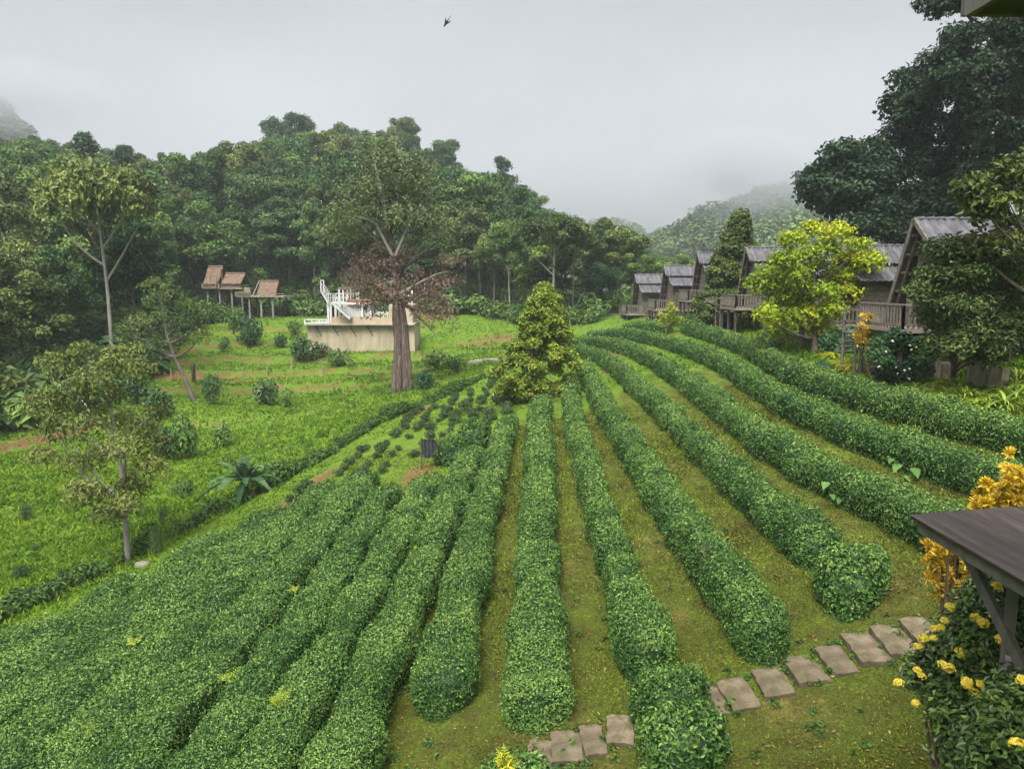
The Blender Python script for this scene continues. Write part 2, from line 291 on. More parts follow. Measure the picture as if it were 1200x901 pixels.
def build_ground():
    th=np.concatenate([np.linspace(-180,-56,32)[:-1],np.linspace(-56,56,430),np.linspace(56,180,32)[1:-1]]); th=np.radians(th)
    rr=1.0*np.exp(np.arange(0,570)*.012); rr=rr[rr<930]
    Rg,Tg=np.meshgrid(rr,th,indexing='ij'); X=Rg*np.sin(Tg); Y=Rg*np.cos(Tg); Z=HT(X,Y)
    m,n=X.shape; g=Geo(); g.grid(np.stack([X,Y,Z],-1),closed=True)
    g.add(np.vstack([np.c_[X[0],Y[0],Z[0]],[[0,0,H(0,0)]]]),[((k+1)%n,k,n) for k in range(n)])
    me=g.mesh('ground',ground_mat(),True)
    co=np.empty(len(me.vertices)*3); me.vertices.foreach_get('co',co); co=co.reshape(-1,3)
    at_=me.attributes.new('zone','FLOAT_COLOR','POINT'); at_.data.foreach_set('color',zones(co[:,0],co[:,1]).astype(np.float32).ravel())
    o=link('ground',me); tag(o,'sloping grassy hillside ground with mossy lawn, meadow terraces and bare earth','ground',kind='structure')
build_ground()
# ------------------------------------------------------------------ tea hedges
def resample(P,step):
    P=np.asarray(P,float); d=np.r_[0,np.cumsum(np.linalg.norm(np.diff(P,axis=0),axis=1))]
    n=max(3,int(d[-1]/step)+1); s=np.linspace(0,d[-1],n)
    Q=np.stack([np.interp(s,d,P[:,k]) for k in range(P.shape[1])],1)
    return Q,s
def smooth(P,k=3):
    P=P.copy()
    for _ in range(k): P[1:-1]=(P[:-2]+2*P[1:-1]+P[2:])/4
    return P
def hedge(path,w,h,label,seed,name='tea_hedge',cat='tea hedge',group='tea hedges in rows down the slope',mat='tea',gaps=(),dens=1.,loose=0.,leaf=.048,kind=None,lump=.17,endround=.45,flare=0.):
    """path: list of (x,y) along the row; one mesh: lumpy hull under a coat of leaves."""
    P,s=resample(path,.12); P=smooth(P,4); S=s[-1]; n=len(P)
    T=np.gradient(P,axis=0); T/=np.linalg.norm(T,axis=1)[:,None]; Lx=np.c_[T[:,1],-T[:,0]]
    lr=np.random.default_rng(seed); ph=lr.random(8)*50
    w*=.87; wl=w*(1+.22*(vn(s/1.1+ph[0],s*0+ph[1],seed)-.5)*2*.8+.10*np.sin(s/.42+ph[2]))
    hl=h*(1+.12*(vn(s/.8+ph[3],s*0,seed+3)-.5)*2)
    dimp=np.abs(np.sin(math.pi*s/.95+ph[4]+.6*np.sin(s*.7+ph[5])))**.35; wl=wl*(.78+.22*dimp); hl=hl*(.84+.16*dimp)
    wl=wl*(1+flare*np.exp(-((S-s)/1.6)**2))
    for gs,gw,gd in gaps:
        e=1-gd*np.exp(-((s-gs)/gw)**2); wl=wl*e; hl=hl*(1-(1-e)*.6)
    de=np.minimum(s,S-s); er=np.clip(de/endround,0,1); er=np.sqrt(np.clip(1-(1-er)**2,0.0004,1)); wl=wl*(.02+.98*er); hl=hl*(.02+.98*er)
    nq=17; _q=np.linspace(0,1,400); _x=np.sign(np.cos(math.pi*_q))*np.abs(np.cos(math.pi*_q))**.5*w/2; _z=np.abs(np.sin(math.pi*_q))**.45*h
    _a=np.r_[0,np.cumsum(np.hypot(np.diff(_x),np.diff(_z)))]; _a/=_a[-1]; QF=lambda u: np.interp(u,_a,_q)
    q=QF(np.linspace(0,1,nq))
    def surf(si,qq,ctr=False):
        f=si/S*(n-1); i=np.clip(f.astype(int),0,n-2); fr=(f-i)[:,None]
        c=P[i]*(1-fr)+P[i+1]*fr; l=Lx[i]*(1-fr)+Lx[i+1]*fr; fr=fr[:,0]
        ww=wl[i]*(1-fr)+wl[i+1]*fr; hh=hl[i]*(1-fr)+hl[i+1]*fr
        an=math.pi*qq; cx=np.cos(an); sx=np.sin(an)
        px=np.sign(cx)*np.abs(cx)**.5*ww/2; pz=np.abs(sx)**.45*hh
        d=1+lump*2*(fbm(si*1.7+ph[6],qq*3.2+ph[7],seed+9,3)-.5)
        px=px*d*(.80+.20*np.clip(pz/.3,0,1)); pz=pz*(.55*d+.45)
        xy=c+l*px[:,None]; z=HT(xy[:,0],xy[:,1])+pz*1.0-.03
        return (np.c_[xy,z],np.c_[c,HT(c[:,0],c[:,1])+.35*hh]) if ctr else np.c_[xy,z]
    si=np.linspace(0.001,S-.001,max(6,int(S/.16))); A,B=np.meshgrid(si,q,indexing='ij')
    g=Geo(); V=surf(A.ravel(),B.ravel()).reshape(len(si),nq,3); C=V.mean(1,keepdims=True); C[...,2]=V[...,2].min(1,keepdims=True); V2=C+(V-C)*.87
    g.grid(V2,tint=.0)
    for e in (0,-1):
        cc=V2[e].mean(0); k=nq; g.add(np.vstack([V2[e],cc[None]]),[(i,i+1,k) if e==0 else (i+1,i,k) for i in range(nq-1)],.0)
    # leaves, sampled with a density that falls with distance
    per=(w+1.7*h); d0=np.hypot(P[:,0],P[:,1]); dist=np.interp
    seg=max(1,int(S/1.0)); edges=np.linspace(0,S,seg+1)
    PP=[];NN=[];LL=[];TT=[]
    for k in range(seg):
        dm=float(np.interp((edges[k]+edges[k+1])/2,s,d0)); L=leaf*max(.82,(dm/11.)**.62)
        cnt=int(dens*1.9*(edges[k+1]-edges[k])*per/(L*L*.46))
        ss=lr.uniform(edges[k],edges[k+1],cnt); qq=QF(lr.random(cnt))
        for ed in ((0,),(1,),(0,1))[0 if k==0 and seg>1 else 1 if k==seg-1 and seg>1 else 2] if k in (0,seg-1) else (): # cover the end faces
            m=int(dens*2.4*w*h*1.5/(L*L*.46)); u=endround*lr.random(m)**2.2; ss=np.r_[ss,S-u if ed else u]; qq=np.r_[qq,QF(lr.random(m))]
        cnt=len(ss)
        ss=np.clip(ss,.002,S-.002); e=.03
        p0,c0=surf(ss,qq,True); p1=surf(np.clip(ss+e,0.001,S-.001),qq); p2=surf(ss,np.clip(qq+.02,0,1)); p1b=surf(np.clip(ss-e,0.001,S-.001),qq); p2b=surf(ss,np.clip(qq-.02,0,1))
        nm=np.cross(p2-p2b,p1-p1b); nm/=np.linalg.norm(nm,axis=1)[:,None]+1e-9; nm*=np.sign((nm*(p0-c0)).sum(1)+1e-6)[:,None]
        endm=(np.minimum(ss,S-ss)<.3)
        td=np.stack([np.interp(ss,s,T[:,0]),np.interp(ss,s,T[:,1]),ss*0],1)*np.where(ss<S/2,-1,1)[:,None]
        nm=nm+endm[:,None]*td*.8
        out=(lr.random(cnt)**1.3*(1.9+loose*3)-.9)*L; ends=np.where(endm,(.3-np.minimum(ss,S-ss))/.3*.06,0)
        p=p0+nm*out[:,None]+td*ends[:,None]
        nn=nm*1.0+np.array([0,0,.18])+lr.normal(size=(cnt,3))*.75
        patch=fbm(p[:,0]*1.3,p[:,1]*1.3,seed+31,2)-.5
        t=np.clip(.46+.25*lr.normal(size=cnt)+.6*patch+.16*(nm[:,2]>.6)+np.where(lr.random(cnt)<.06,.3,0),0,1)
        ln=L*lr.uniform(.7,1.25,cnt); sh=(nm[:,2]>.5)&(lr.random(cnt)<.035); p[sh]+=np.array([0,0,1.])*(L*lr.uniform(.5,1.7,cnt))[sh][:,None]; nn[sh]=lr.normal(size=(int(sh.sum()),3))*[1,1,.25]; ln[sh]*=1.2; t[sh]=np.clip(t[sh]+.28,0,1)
        PP.append(p);NN.append(nn);LL.append(ln);TT.append(t)
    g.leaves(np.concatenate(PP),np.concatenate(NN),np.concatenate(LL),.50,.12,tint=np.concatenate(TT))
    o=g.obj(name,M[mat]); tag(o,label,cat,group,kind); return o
ROWS=[
 ([(12.2,52),(12.2,45),(11.9,38),(11.4,33),(10.9,29),(10.7,25),(10.8,22),(11.0,19),(11.2,16.5),(11.4,14),(11.6,12)],1.15,.80,'dark tall tea hedge highest up the slope, passing in front of the wooden stakes',[(19.,.3,.35),(9,.3,.3)]),
 ([(6.2,60.5),(7.6,58.2),(8.8,54.5),(9.5,48.6),(9.8,42.2),(9.8,35.6),(9.5,31),(9.15,27),(8.9,23.7),(8.9,20),(9.05,17),(9.3,14.4),(9.5,13.4)],1.0,.74,'tea hedge ending beside the orange croton bush with heart-shaped leaves growing at its foot',[(14,.3,.3),(28,.3,.25)]),
 ([(4.3,57.8),(5.6,56.4),(6.8,51.6),(7.4,46),(7.55,39.5),(7.45,33),(7.25,28),(7.1,24),(6.9,20),(7.0,16),(7.2,14),(7.4,12.3),(7.5,11.6)],1.0,.72,'tea hedge running down to the dark plank roof, yellowish weeds in its top',[(22,.3,.3)]),
 ([(3.6,53.5),(4.8,51.5),(5.4,46),(5.55,40),(5.55,34),(5.5,28.7),(5.45,24.7),(5.35,20.8),(5.3,17),(5.33,14.4),(5.38,12.25)],.92,.70,'tea hedge stopping short of the detached round tea bush on the lawn',[(30,.3,.35),(36,.3,.3)]),
 ([(4.1,42.5),(3.9,36),(3.75,31),(3.65,26),(3.6,21),(3.55,17),(3.55,14),(3.6,11.5),(3.62,9.75)],.98,.68,'tea hedge with a small dry brown tuft halfway, ending above the stone steps',[(21.5,.22,.45),(27.5,.25,.35)]),
 ([(3.0,38.5),(2.6,32),(2.3,27),(2.2,22),(2.05,17.7),(2.0,14),(1.95,11.5),(1.95,9.75)],.90,.66,'narrow tea hedge ending just above the two loose tea bushes by the steps',[(15.5,.2,.4),(22,.2,.35),(25.2,.2,.3)]),
 ([(1.35,33.2),(1.0,27.5),(.8,21),(.62,17),(.48,13.5),(.4,11),(.36,9.15)],1.02,.70,'straight tea hedge leading from the round yellow-green tree to the lowest stone steps',[(12.5,.25,.5),(18.5,.2,.3)]),
 ([(-.1,30.2),(-.35,26.5),(-.62,21),(-.8,17),(-.92,13.5),(-1.0,11.3),(-1.04,9.9)],1.0,.70,'tea hedge with a rounded lower end beside a long bare brown furrow',[(14,.2,.3)]),
 ([(-1.45,25.6),(-1.6,22),(-1.75,18.5),(-1.9,15),(-2.05,12.4),(-2.15,10.3),(-2.2,8.4),(-2.2,6.8)],1.02,.70,'tea hedge running down from the medium tea bush by the net panel',[(3.4,.25,.5),(9,.2,.3)]),
 ([(-2.6,22.4),(-2.75,18.5),(-2.88,15.5),(-3.0,12.5),(-3.12,10.4),(-3.25,8.5),(-3.3,6.6)],1.06,.70,'tea hedge beginning below the sandy clearing, a dark hollow along its lower edge',[(5,.2,.3),(10.2,.2,.35)]),
]
for i,(p,w,h,lab,gp_) in enumerate(ROWS): hedge(p,w*((.74,.80,.80,.84,.86,.86)[i] if i<6 else .94 if i<8 else 1),h,lab,100+i,gaps=gp_,flare=.22 if 1<i<8 else 0)
BLK='tea hedge of the dense lower block, grown together with its neighbours into one green mass'
def blk(x0,x1,y0,y1,seed,w=1.5,label=BLK):
    ys=np.linspace(y1,y0,8); fr=(ys-y0)/(y1-y0); xs=x1*(1-fr)+x0*fr
    hedge(list(zip(xs,ys)),w,.72,label,seed,gaps=[(rng.uniform(1,8),.25,.35),(rng.uniform(2,9),.25,.3)],group='merged tea hedges of the lower block',endround=.3)
blk(-3.75,-4.15,6.2,21.8,201,1.15,'uppermost tea hedge of the dense block, its far end touching the sandy clearing')
for k,x in enumerate([-4.95,-6.1,-7.25,-8.4,-9.55,-10.7,-11.8,-12.9]):
    top={-4.95:24.4,-6.1:23.6,-7.25:21.8,-8.4:20.4,-9.55:17.8,-10.7:15.8,-11.8:13.8,-12.9:12.2}[x]
    blk(x-.1,x-.45,5.2,top,210+k)
# loose bushes at the row ends
def bush_mound(c,rx,ry,h,label,seed,mat='tea',name='tea_bush',cat='tea bush',group=None,leaf=.062,yaw=0.):
    p=[(c[0]-rx*math.sin(yaw),c[1]-rx*math.cos(yaw)),(c[0],c[1]),(c[0]+rx*math.sin(yaw),c[1]+rx*math.cos(yaw))]
    return hedge(p,ry*2,h,label,seed,name=name,cat=cat,group=group,mat=mat,leaf=leaf,lump=.16,endround=min(.9,rx))
bush_mound((5.42,11.28),.86,.60,.76,'detached leafy tea bush on the lawn just above the curving stone steps',301,yaw=.5)
bush_mound((2.05,8.92),.5,.55,.66,'dark glossy tea bush squeezed between the lower and upper flights of stone steps',302)
bush_mound((1.98,8.05),.5,.6,.60,'broad-leaved tea bush at the bottom edge, below the steps',303,leaf=.082)
bush_mound((.02,7.85),.45,.45,.5,'small tea bush with a lime fern in it beside the lowest step',304,leaf=.085)
bush_mound(tuple(gp(527,527,.4)[0][:2]),.7,.65,.95,'medium tea bush standing right beside the dark net panel',305)
bush_mound(tuple(gp(556,512,.4)[0][:2]),.85,.7,1.05,'taller tea bush next to the net panel bush, at the head of a hedge',306)
bush_mound(tuple(gp(541,545,.2)[0][:2]),.1,.3,.2,'low seedling tea bush at the rim of the clearing',307)
bush_mound(tuple(gp(902,402,.3)[0][:2]),.7,.7,.8,'round dark bush in the grass in front of the hut beside the yellow tree',308,mat='bush',name='round_bush',cat='bush')
hedge([tuple(gp(u,v,.4)[0][:2]) for u,v in ((728,384),(745,381),(762,381),(782,383))],1.1,.7,'short low hedge below the farthest two huts',320,gaps=())
hedge([tuple(gp(u,v,.4)[0][:2]) for u,v in ((797,374),(815,375),(832,377),(846,379))],1.1,.75,'short hedge piece under the tall cone-shaped tree',321)
# ------------------------------------------------------------------ small bushes
def mound_geo(seed,n=260,leaf=.12,flat=.8,asp=.5):
    lr=np.random.default_rng(seed); g=Geo(); k=9
    d=lr.normal(size=(k,3)); d[:,2]=np.abs(d[:,2]); d/=np.linalg.norm(d,axis=1)[:,None]; C=np.c_[d*[.42,.42,.42]*lr.uniform(.5,1,(k,1)),]; C[:,2]+=.35
    ci=lr.integers(0,k,n); dd=lr.normal(size=(n,3)); dd/=np.linalg.norm(dd,axis=1)[:,None]
    P=C[ci]+dd*(lr.uniform(.5,1,(n,1))**.5)*.36*[1,1,flat]; P[:,2]=np.maximum(P[:,2],.02)
    t=np.clip(.45+.2*lr.normal(size=n)+(lr.random(k)[ci]-.5)*.4,0,1)
    g.leaves(P,dd+[0,0,.5]+lr.normal(size=(n,3))*.4,leaf*lr.uniform(.7,1.3,n),asp,tint=t)
    return g
def bush_thing(name,label,cat,group,seed,mat,n=260,leaf=.12,flat=.8,asp=.5):
    e=empty(name,(0,0,0),label,cat,group)
    mound_geo(seed,n,leaf,flat,asp).obj('foliage',M[mat],e)
    g=Geo()
    for k in range(4):
        a=random.uniform(0,6.28); g.tube([(0,0,-.1),(.08*math.cos(a),.08*math.sin(a),.2),(.3*math.cos(a),.3*math.sin(a),.55)],[.03,.022,.01],5)
    g.obj('stem',M['twig'],e); return e
YB=[bush_thing('young_tea_bush','small young tea bush in the sparse rows between the grass strip and the net panel','tea bush','young tea bushes in sparse rows',400+k,'young',460,.17) for k in range(3)]
used=[False]*3; cnt=0
for ri,x0 in enumerate([-8.6,-7.6,-6.7,-5.8,-4.9,-4.0,-3.1,-2.25,-1.45,-.7]):
    for y in np.arange(23.5,47,.95):
        x=x0+.045*(y-24)+rng.normal()*.10; yy=y+rng.normal()*.15
        if x<xb(yy)+.25 or rng.random()<.1: continue
        topb=np.interp(x,[-8,-6.8,-5.5,-4.2,-3.2,-2.2,-1.2,-.2,1],[22.2,24.4,25.3,26.6,29.5,31.2,31.8,32.2,33.5])
        if yy<topb: continue
        k=int(rng.integers(3)); s=rng.uniform(.30,.50)*(1.35 if x>-2.7 and yy<38 else 1.); loc=(x,yy,H(x,yy)-.02)
        if not used[k]: used[k]=True; YB[k].location=loc; YB[k].scale=(s,s,s*.9)
        else: dup(YB[k],loc,rng.uniform(0,6.28),s,sz=s*.9)
        cnt+=1
print('young',cnt)
# meadow bushes, each measured in the photograph: u, base v, height px, width px, kind, label
MB_=[(250,474,44,28,'bush','dark upright bush just beside the foot of the leaning tree'),
 (312,474,38,36,'bush','grey-green bush standing on the red bank, left of a smaller one'),(336,477,26,20,'bushlight','pale small bush at the right of the grey-green bush on the red bank'),
 (186,492,42,42,'bush','dark rounded bush behind the light small tree in the meadow'),(219,538,62,42,'bushlight','bright full-leaved small tree in the meadow, its crown reaching the ground'),
 (199,538,46,36,'bush','dark low bush pressed against the bright small tree in the meadow'),(262,524,34,30,'bushlight','faint pale bush above the banana plant'),
 (160,474,44,34,'bush','dark bush half hidden behind the crown of the airy tree'),(291,405,44,40,'bush','rounded dark bush on the slope below the thatched platform hut'),
 (276,386,30,26,'bushlight','light bush just left of the rounded dark one below the platform hut'),(357,424,34,40,'bush','dark bush at the lower left corner of the cream retaining wall'),
 (4,494,70,76,'forest_olive','big olive bush cut by the left picture edge above the red earth bank'),(495,457,30,32,'bush','blue-dark bush beside the foot of the big dead-topped tree'),
 (512,434,26,42,'bushlight','low spreading light bush between big dead-topped tree and concrete slab'),(535,436,20,30,'bush','low dark bush beside the concrete slab'),
 (192,612,26,14,'bush','thin sapling in the meadow near the airy tree trunk'),(183,650,46,16,'bush','tall thin sapling right of the airy tree trunk'),
 (220,584,26,26,'bush','small dark shrub in open meadow between sapling and banana plant'),(29,610,24,18,'bush','tiny dark shrub in the meadow below the olive bush'),
 (75,690,34,14,'bush','thin dark weed stalk alone in the lower meadow'),(26,678,20,20,'bush','low tuft-like shrub in the lower meadow near the picture edge'),
 (395,430,26,26,'bushlight','spiky light plant in front of the cream wall'),(378,418,18,26,'bush','small dark bush against the foot of the cream wall'),
 (330,408,20,20,'bush','small bush on the grass slope left of the cream wall'),(262,412,22,20,'bushlight','pale bush on the bright slope below the first thatched hut'),
 (318,560,26,26,'bush','small bush just to the right of the banana plant'),(205,580,20,22,'bushlight','pale low bush left of the small dark meadow shrub'),
 (345,395,22,24,'bushlight','pale bush on the terrace lines left of the white rail')]
for i,(u,v,hp,wp,mt,lab) in enumerate(MB_):
    p,t=gp(u,v); h=hp/F*t; w=wp/F*t
    e=bush_thing('meadow_bush',lab,'bush',None,500+i,mt,420,.18*(.8 if h<1.5 else 1),1.0)
    e.location=p; e.scale=(w/1.45,w/1.45,h/1.1); e.rotation_euler=(0,0,i*1.3)
# ------------------------------------------------------------------ trees
def ell_clumps(lr,n,c,rad,cr,low=-.55,jit=.16,inner=.25):
    k=np.arange(n)+.5; zz=low+(1-low)*k/n; th=k*2.39996+lr.random()*6; rr=np.sqrt(np.clip(1-zz**2,0,1))
    d=np.c_[rr*np.cos(th),rr*np.sin(th),zz]+lr.normal(size=(n,3))*jit
    f=np.where(lr.random(n)<inner,lr.uniform(.35,.7,n),lr.uniform(.78,1.05,n))[:,None]
    P=np.asarray(c)+d*f*np.asarray(rad); return np.c_[P,cr*lr.uniform(.7,1.3,n)]
def crown_geo(lr,C,per,leaf,flat=.72,asp=.55,var=.35,up=.5,g=None,droop=0.,tb=.42,sizeexp=2.):
    g=g or Geo(); C=np.asarray(C,float); w=C[:,3]**sizeexp; w=w/w.mean(); cnt=np.maximum(4,(per*w)).astype(int); ci=np.repeat(np.arange(len(C)),cnt); n=len(ci)
    d=lr.normal(size=(n,3)); d/=np.linalg.norm(d,axis=1)[:,None]; d[:,2]=np.where((d[:,2]<-.2)&(lr.random(n)<.6),-d[:,2],d[:,2])
    rad=(.35+.65*lr.random(n)**.5)*(1+.25*lr.normal(size=n)*.6); P=C[ci,:3]+d*(rad*C[ci,3])[:,None]*[1,1,flat]
    nn=d*.8+np.array([0,0,up])+lr.normal(size=(n,3))*.5
    t=np.clip(tb+.17*lr.normal(size=n)+((lr.random(len(C))-.5)*var)[ci],0,1)
    T=None
    if droop: T=lr.normal(size=(n,3))*.6+[0,0,-droop]
    g.leaves(P,nn,leaf*lr.uniform(.65,1.35,n),asp,.14,T=T,tint=t); return g
def trunk_geo(lr,path,radii,C=None,nl=14,sides=7,lr0=.35,start=.35,rough=.05,g=None,tip=.25):
    g=g or Geo(); path=np.asarray(path,float); Q,s=resample(path,max(.15,np.linalg.norm(path[-1]-path[0])/14)); rr=np.interp(np.linspace(0,1,len(Q)),np.linspace(0,1,len(radii)),radii); Q=smooth(Q,2)
    g.tube(Q,rr,sides,rough=rough)
    if C is not None:
        idx=lr.permutation(len(C))[:nl]
        for i in idx:
            c=C[i,:3]; hd=np.linalg.norm(c[:2]-Q[:,:2].mean(0)); zt=c[2]-hd*.75-.2
            j=int(np.clip(np.argmin(np.abs(Q[:,2]-zt)),int(len(Q)*start),len(Q)-1)); a=Q[j]
            m=(a+c)/2+lr.normal(size=3)*.08*np.linalg.norm(c-a)+[0,0,-.06*np.linalg.norm(c-a)]
            tt=np.linspace(0,1,7)[:,None]; B=a*(1-tt)**2+2*m*tt*(1-tt)+c*tt**2; r0=min(rr[j]*.75,lr0*radii[0]+.02)
            g.tube(B,np.linspace(r0,r0*tip,7),5,rough=.05)
    return g
def mk_tree(name,label,cat,group,mat,trunkmat,seed,C,path,radii,per,leaf,nl=14,sides=7,**k):
    lr=np.random.default_rng(seed); e=empty(name,(0,0,0),label,cat,group)
    kw={q:k.pop(q) for q in ('lr0','start','rough','tip') if q in k}
    crown_geo(lr,C,per,leaf,**k).obj('crown',M[mat],e)
    trunk_geo(lr,path,radii,np.asarray(C),nl,sides,**kw).obj('trunk',M[trunkmat],e,smooth=True); return e
# --- forest prototypes (height about 12 m)
FG='trees of the wooded hillside'
PK=[]
def forest_proto(kind,mat,h,rx,rz,cz,n,cr,seed,per=150,leaf=.40,trunk='bark',low=-.6,r=.22,inner=.25,flat=.72):
    lr=np.random.default_rng(seed); C=ell_clumps(lr,n,(lr.normal()*.3,lr.normal()*.3,cz),(rx,rx*lr.uniform(.85,1.1),rz),cr,low,inner=inner)
    e=mk_tree('forest_tree','x','tree',FG,mat,trunk,seed+1,C,[(0,0,-1.5),(lr.normal()*.2,lr.normal()*.2,h*.4),(lr.normal()*.3,lr.normal()*.3,cz+rz*.5)],[r,r*.7,r*.25],int(per*2.9),leaf,nl=9,sides=6,flat=flat,var=.55)
    PK.append((kind,e)); return e
forest_proto('dark dense round-headed','forest_dark',12,3.9,3.9,8.0,34,1.35,1001)
forest_proto('dark broad many-lobed','forest_dark',12,4.7,3.4,8.6,40,1.3,1002)
forest_proto('mid-green domed','forest_mid',12,3.8,4.2,7.6,34,1.3,1003)
forest_proto('tall narrow dark','forest_dark',14,2.7,5.2,8.6,34,1.1,1004)
forest_proto('olive loose-crowned','forest_olive',12,3.9,3.6,8.2,26,1.2,1005,per=130,inner=.15)
forest_proto('mid-green high-stemmed','forest_mid',14,3.3,3.3,10.6,26,1.2,1006,trunk='palebark',low=-.4,r=.17)
forest_proto('pale green feathery','forest_light',11,3.1,3.8,7.0,24,1.0,1007,per=110)
forest_proto('blue-dark layered','forest_dark',13,3.3,4.6,8.2,20,1.45,1008,per=190,flat=.45)
forest_proto('olive tall domed','forest_olive',14,3.6,5.0,8.8,40,1.15,1009)
forest_proto('grey-green broad','forest_mid',12,4.6,3.2,8.4,44,1.1,1010,per=120)
forest_proto('pointed dark','forest_dark',14,2.1,5.6,8.2,30,.95,1011)
forest_proto('flat-topped open','forest_olive',14,4.6,1.7,11.2,26,1.15,1012,trunk='palebark',low=-.3)
forest_proto('pale yellowish bushy','forest_light',11,3.6,3.6,6.6,30,1.15,1013)
WT=np.array([1.1,1.0,1.5,.8,1.1,.9,.8,.9,1.2,1.2,.6,.6,.45]); WT/=WT.sum()
def where_words(a,r):
    e=r-forest_edge(a)
    side='left of the thatched huts' if a<-.45 else 'behind the thatched huts' if a<-.30 else 'behind the terrace building' if a<-.13 else 'behind the dead-topped tree' if a<.0 else 'towards the far huts'
    lev='at the wood edge' if e<16 else 'halfway up the hill' if e<58 else 'on the hill crest'
    return lev+' '+side
fu=[False]*len(PK); placed=[]; nforest=0
def put_forest(k,x,y,s,sz,label=None,cap=False):
    global nforest
    kind,e=PK[k]; a=x/y; r=math.hypot(x,y)
    if cap:
        b_=(450.5-np.interp(a,CR_A,CR_V))/F; zt=CZ+y*(-math.sin(TH)+b_*math.cos(TH))/(math.cos(TH)+b_*math.sin(TH)); mx=(zt-H(x,y))/13.2
        if sz>mx:
            if mx<.42: return False
            s*=mx/sz; s=max(s,mx*.85); sz=mx
    lab=label or (kind+' forest tree '+where_words(a,r)); loc=(x,y,H(x,y)-.3)
    if not fu[k]:
        fu[k]=True; e.location=loc; e.rotation_euler=(0,0,rng.uniform(0,6.28)); e.scale=(s,s,sz); e['label']=lab
    else: dup(e,loc,rng.uniform(0,6.28),s,lab,sz)
    placed.append((x,y,2.3*s+.6)); nforest+=1
SPECIAL=[(1,338,168,178,1.15,1.2,'wide flat-headed dark tree standing out above the ridge, its crown against the cloud'),
 (5,523,208,172,1.1,1.2,'tall loose-topped tree rising above the ridge left of the ridge dip'),(3,588,240,150,1.15,1.15,'dark pointed tree breaking the ridge line above the round yellow-green tree'),
 (8,470,170,178,1.2,1.25,'high olive tree on the ridge above the big dead-topped tree'),(0,400,165,180,1.1,1.15,'round dark tree on the ridge beside the widest flat-headed one'),
 (6,648,366,92,1.12,.86,'rounded bright green tree standing out at the edge of the dark wood'),(6,62,385,66,.95,.85,'thin yellow-green tree with pale upright stems in front of the dark wood on the left'),
 (2,262,345,96,1.05,1.0,'big domed tree leaning over the first thatched hut'),(7,340,352,101,1.15,1.05,'blue-dark layered tree right behind the second thatched hut'),
 (8,545,362,99,1.05,.95,'olive tree with a straight pale stem, in the gap right of the big dead-topped tree')]
for k,u,v,t,s,sz,lab in SPECIAL:
    a,dy,_=ray(u,v); put_forest(k,a*t,dy*t,s,sz*(1.13 if v<300 else 1),lab)
# understory keeps the views of huts and building open
KEEP=[(300,362,90,9),(250,350,92,7),(420,400,76,11),(380,400,74,8),(470,455,53,6)]
KX=[(ray(u,v)[0]*t,ray(u,v)[1]*t,rr) for u,v,t,rr in KEEP]
tries=0
while nforest<290 and tries<60000:
    tries+=1
    a=rng.uniform(-.86,.36); r=math.sqrt(rng.uniform(44**2,198**2)); x=r*math.sin(math.atan(a)); y=r*math.cos(math.atan(a))
    e=r-forest_edge(a)
    if e<0 or r>198: continue
    if any((x-kx)**2+(y-ky)**2<(kr if y<ky+1.0 else 3.4)**2 for kx,ky,kr in KX): continue
    if a>.10 and y<88: continue
    s=rng.uniform(.62,1.16)*(.82 if e<14 else 1.)*np.interp(r,[50,100,200],[.85,1.12,1.38]); sp=2.3*s+.6
    if any((x-px)**2+(y-py)**2<((sp+pr)*.86)**2 for px,py,pr in placed): continue
    put_forest(int(rng.choice(len(PK),p=WT)),x,y,s,s*rng.uniform(1.0,1.55),cap=True)
def forest_backing():
    g=Geo(); l=np.random.default_rng(404); n=0
    for _ in range(7000):
        a=l.uniform(-.86,.2); r=math.sqrt(l.uniform(112**2,199**2)); x=r*math.sin(math.atan(a)); y=r*math.cos(math.atan(a)); s=l.uniform(.75,1.2)*np.interp(r,[100,200],[1.,1.3]); sp=2.3*s+.6
        if any((x-px)**2+(y-py)**2<((sp+pr)*.80)**2 for px,py,pr in placed): continue
        b_=(450.5-np.interp(a,CR_A,CR_V))/F; zg=H(x,y); zt=CZ+y*(-math.sin(TH)+b_*math.cos(TH))/(math.cos(TH)+b_*math.sin(TH)); sz=min(s*l.uniform(1.,1.45),(zt-zg)/13.2*l.uniform(.92,1.08))
        if sz<.45: continue
        s=min(s,sz*1.1); placed.append((x,y,sp)); n+=1
        C=ell_clumps(l,26,(x,y,zg+7.6*sz),(3.9*s,3.9*s,4.1*sz),1.3*s,-.7)
        crown_geo(l,C,120,.5*min(1.2,s),var=.5,tb=l.uniform(.28,.6),g=g)
    o=g.obj('background_forest',M['forest_mid']); tag(o,'farther trees of the wooded hill, crowns closing the gaps between the nearer trees','forest',kind='stuff'); print('backing',n)
forest_backing()
print('forest',nforest,tries)
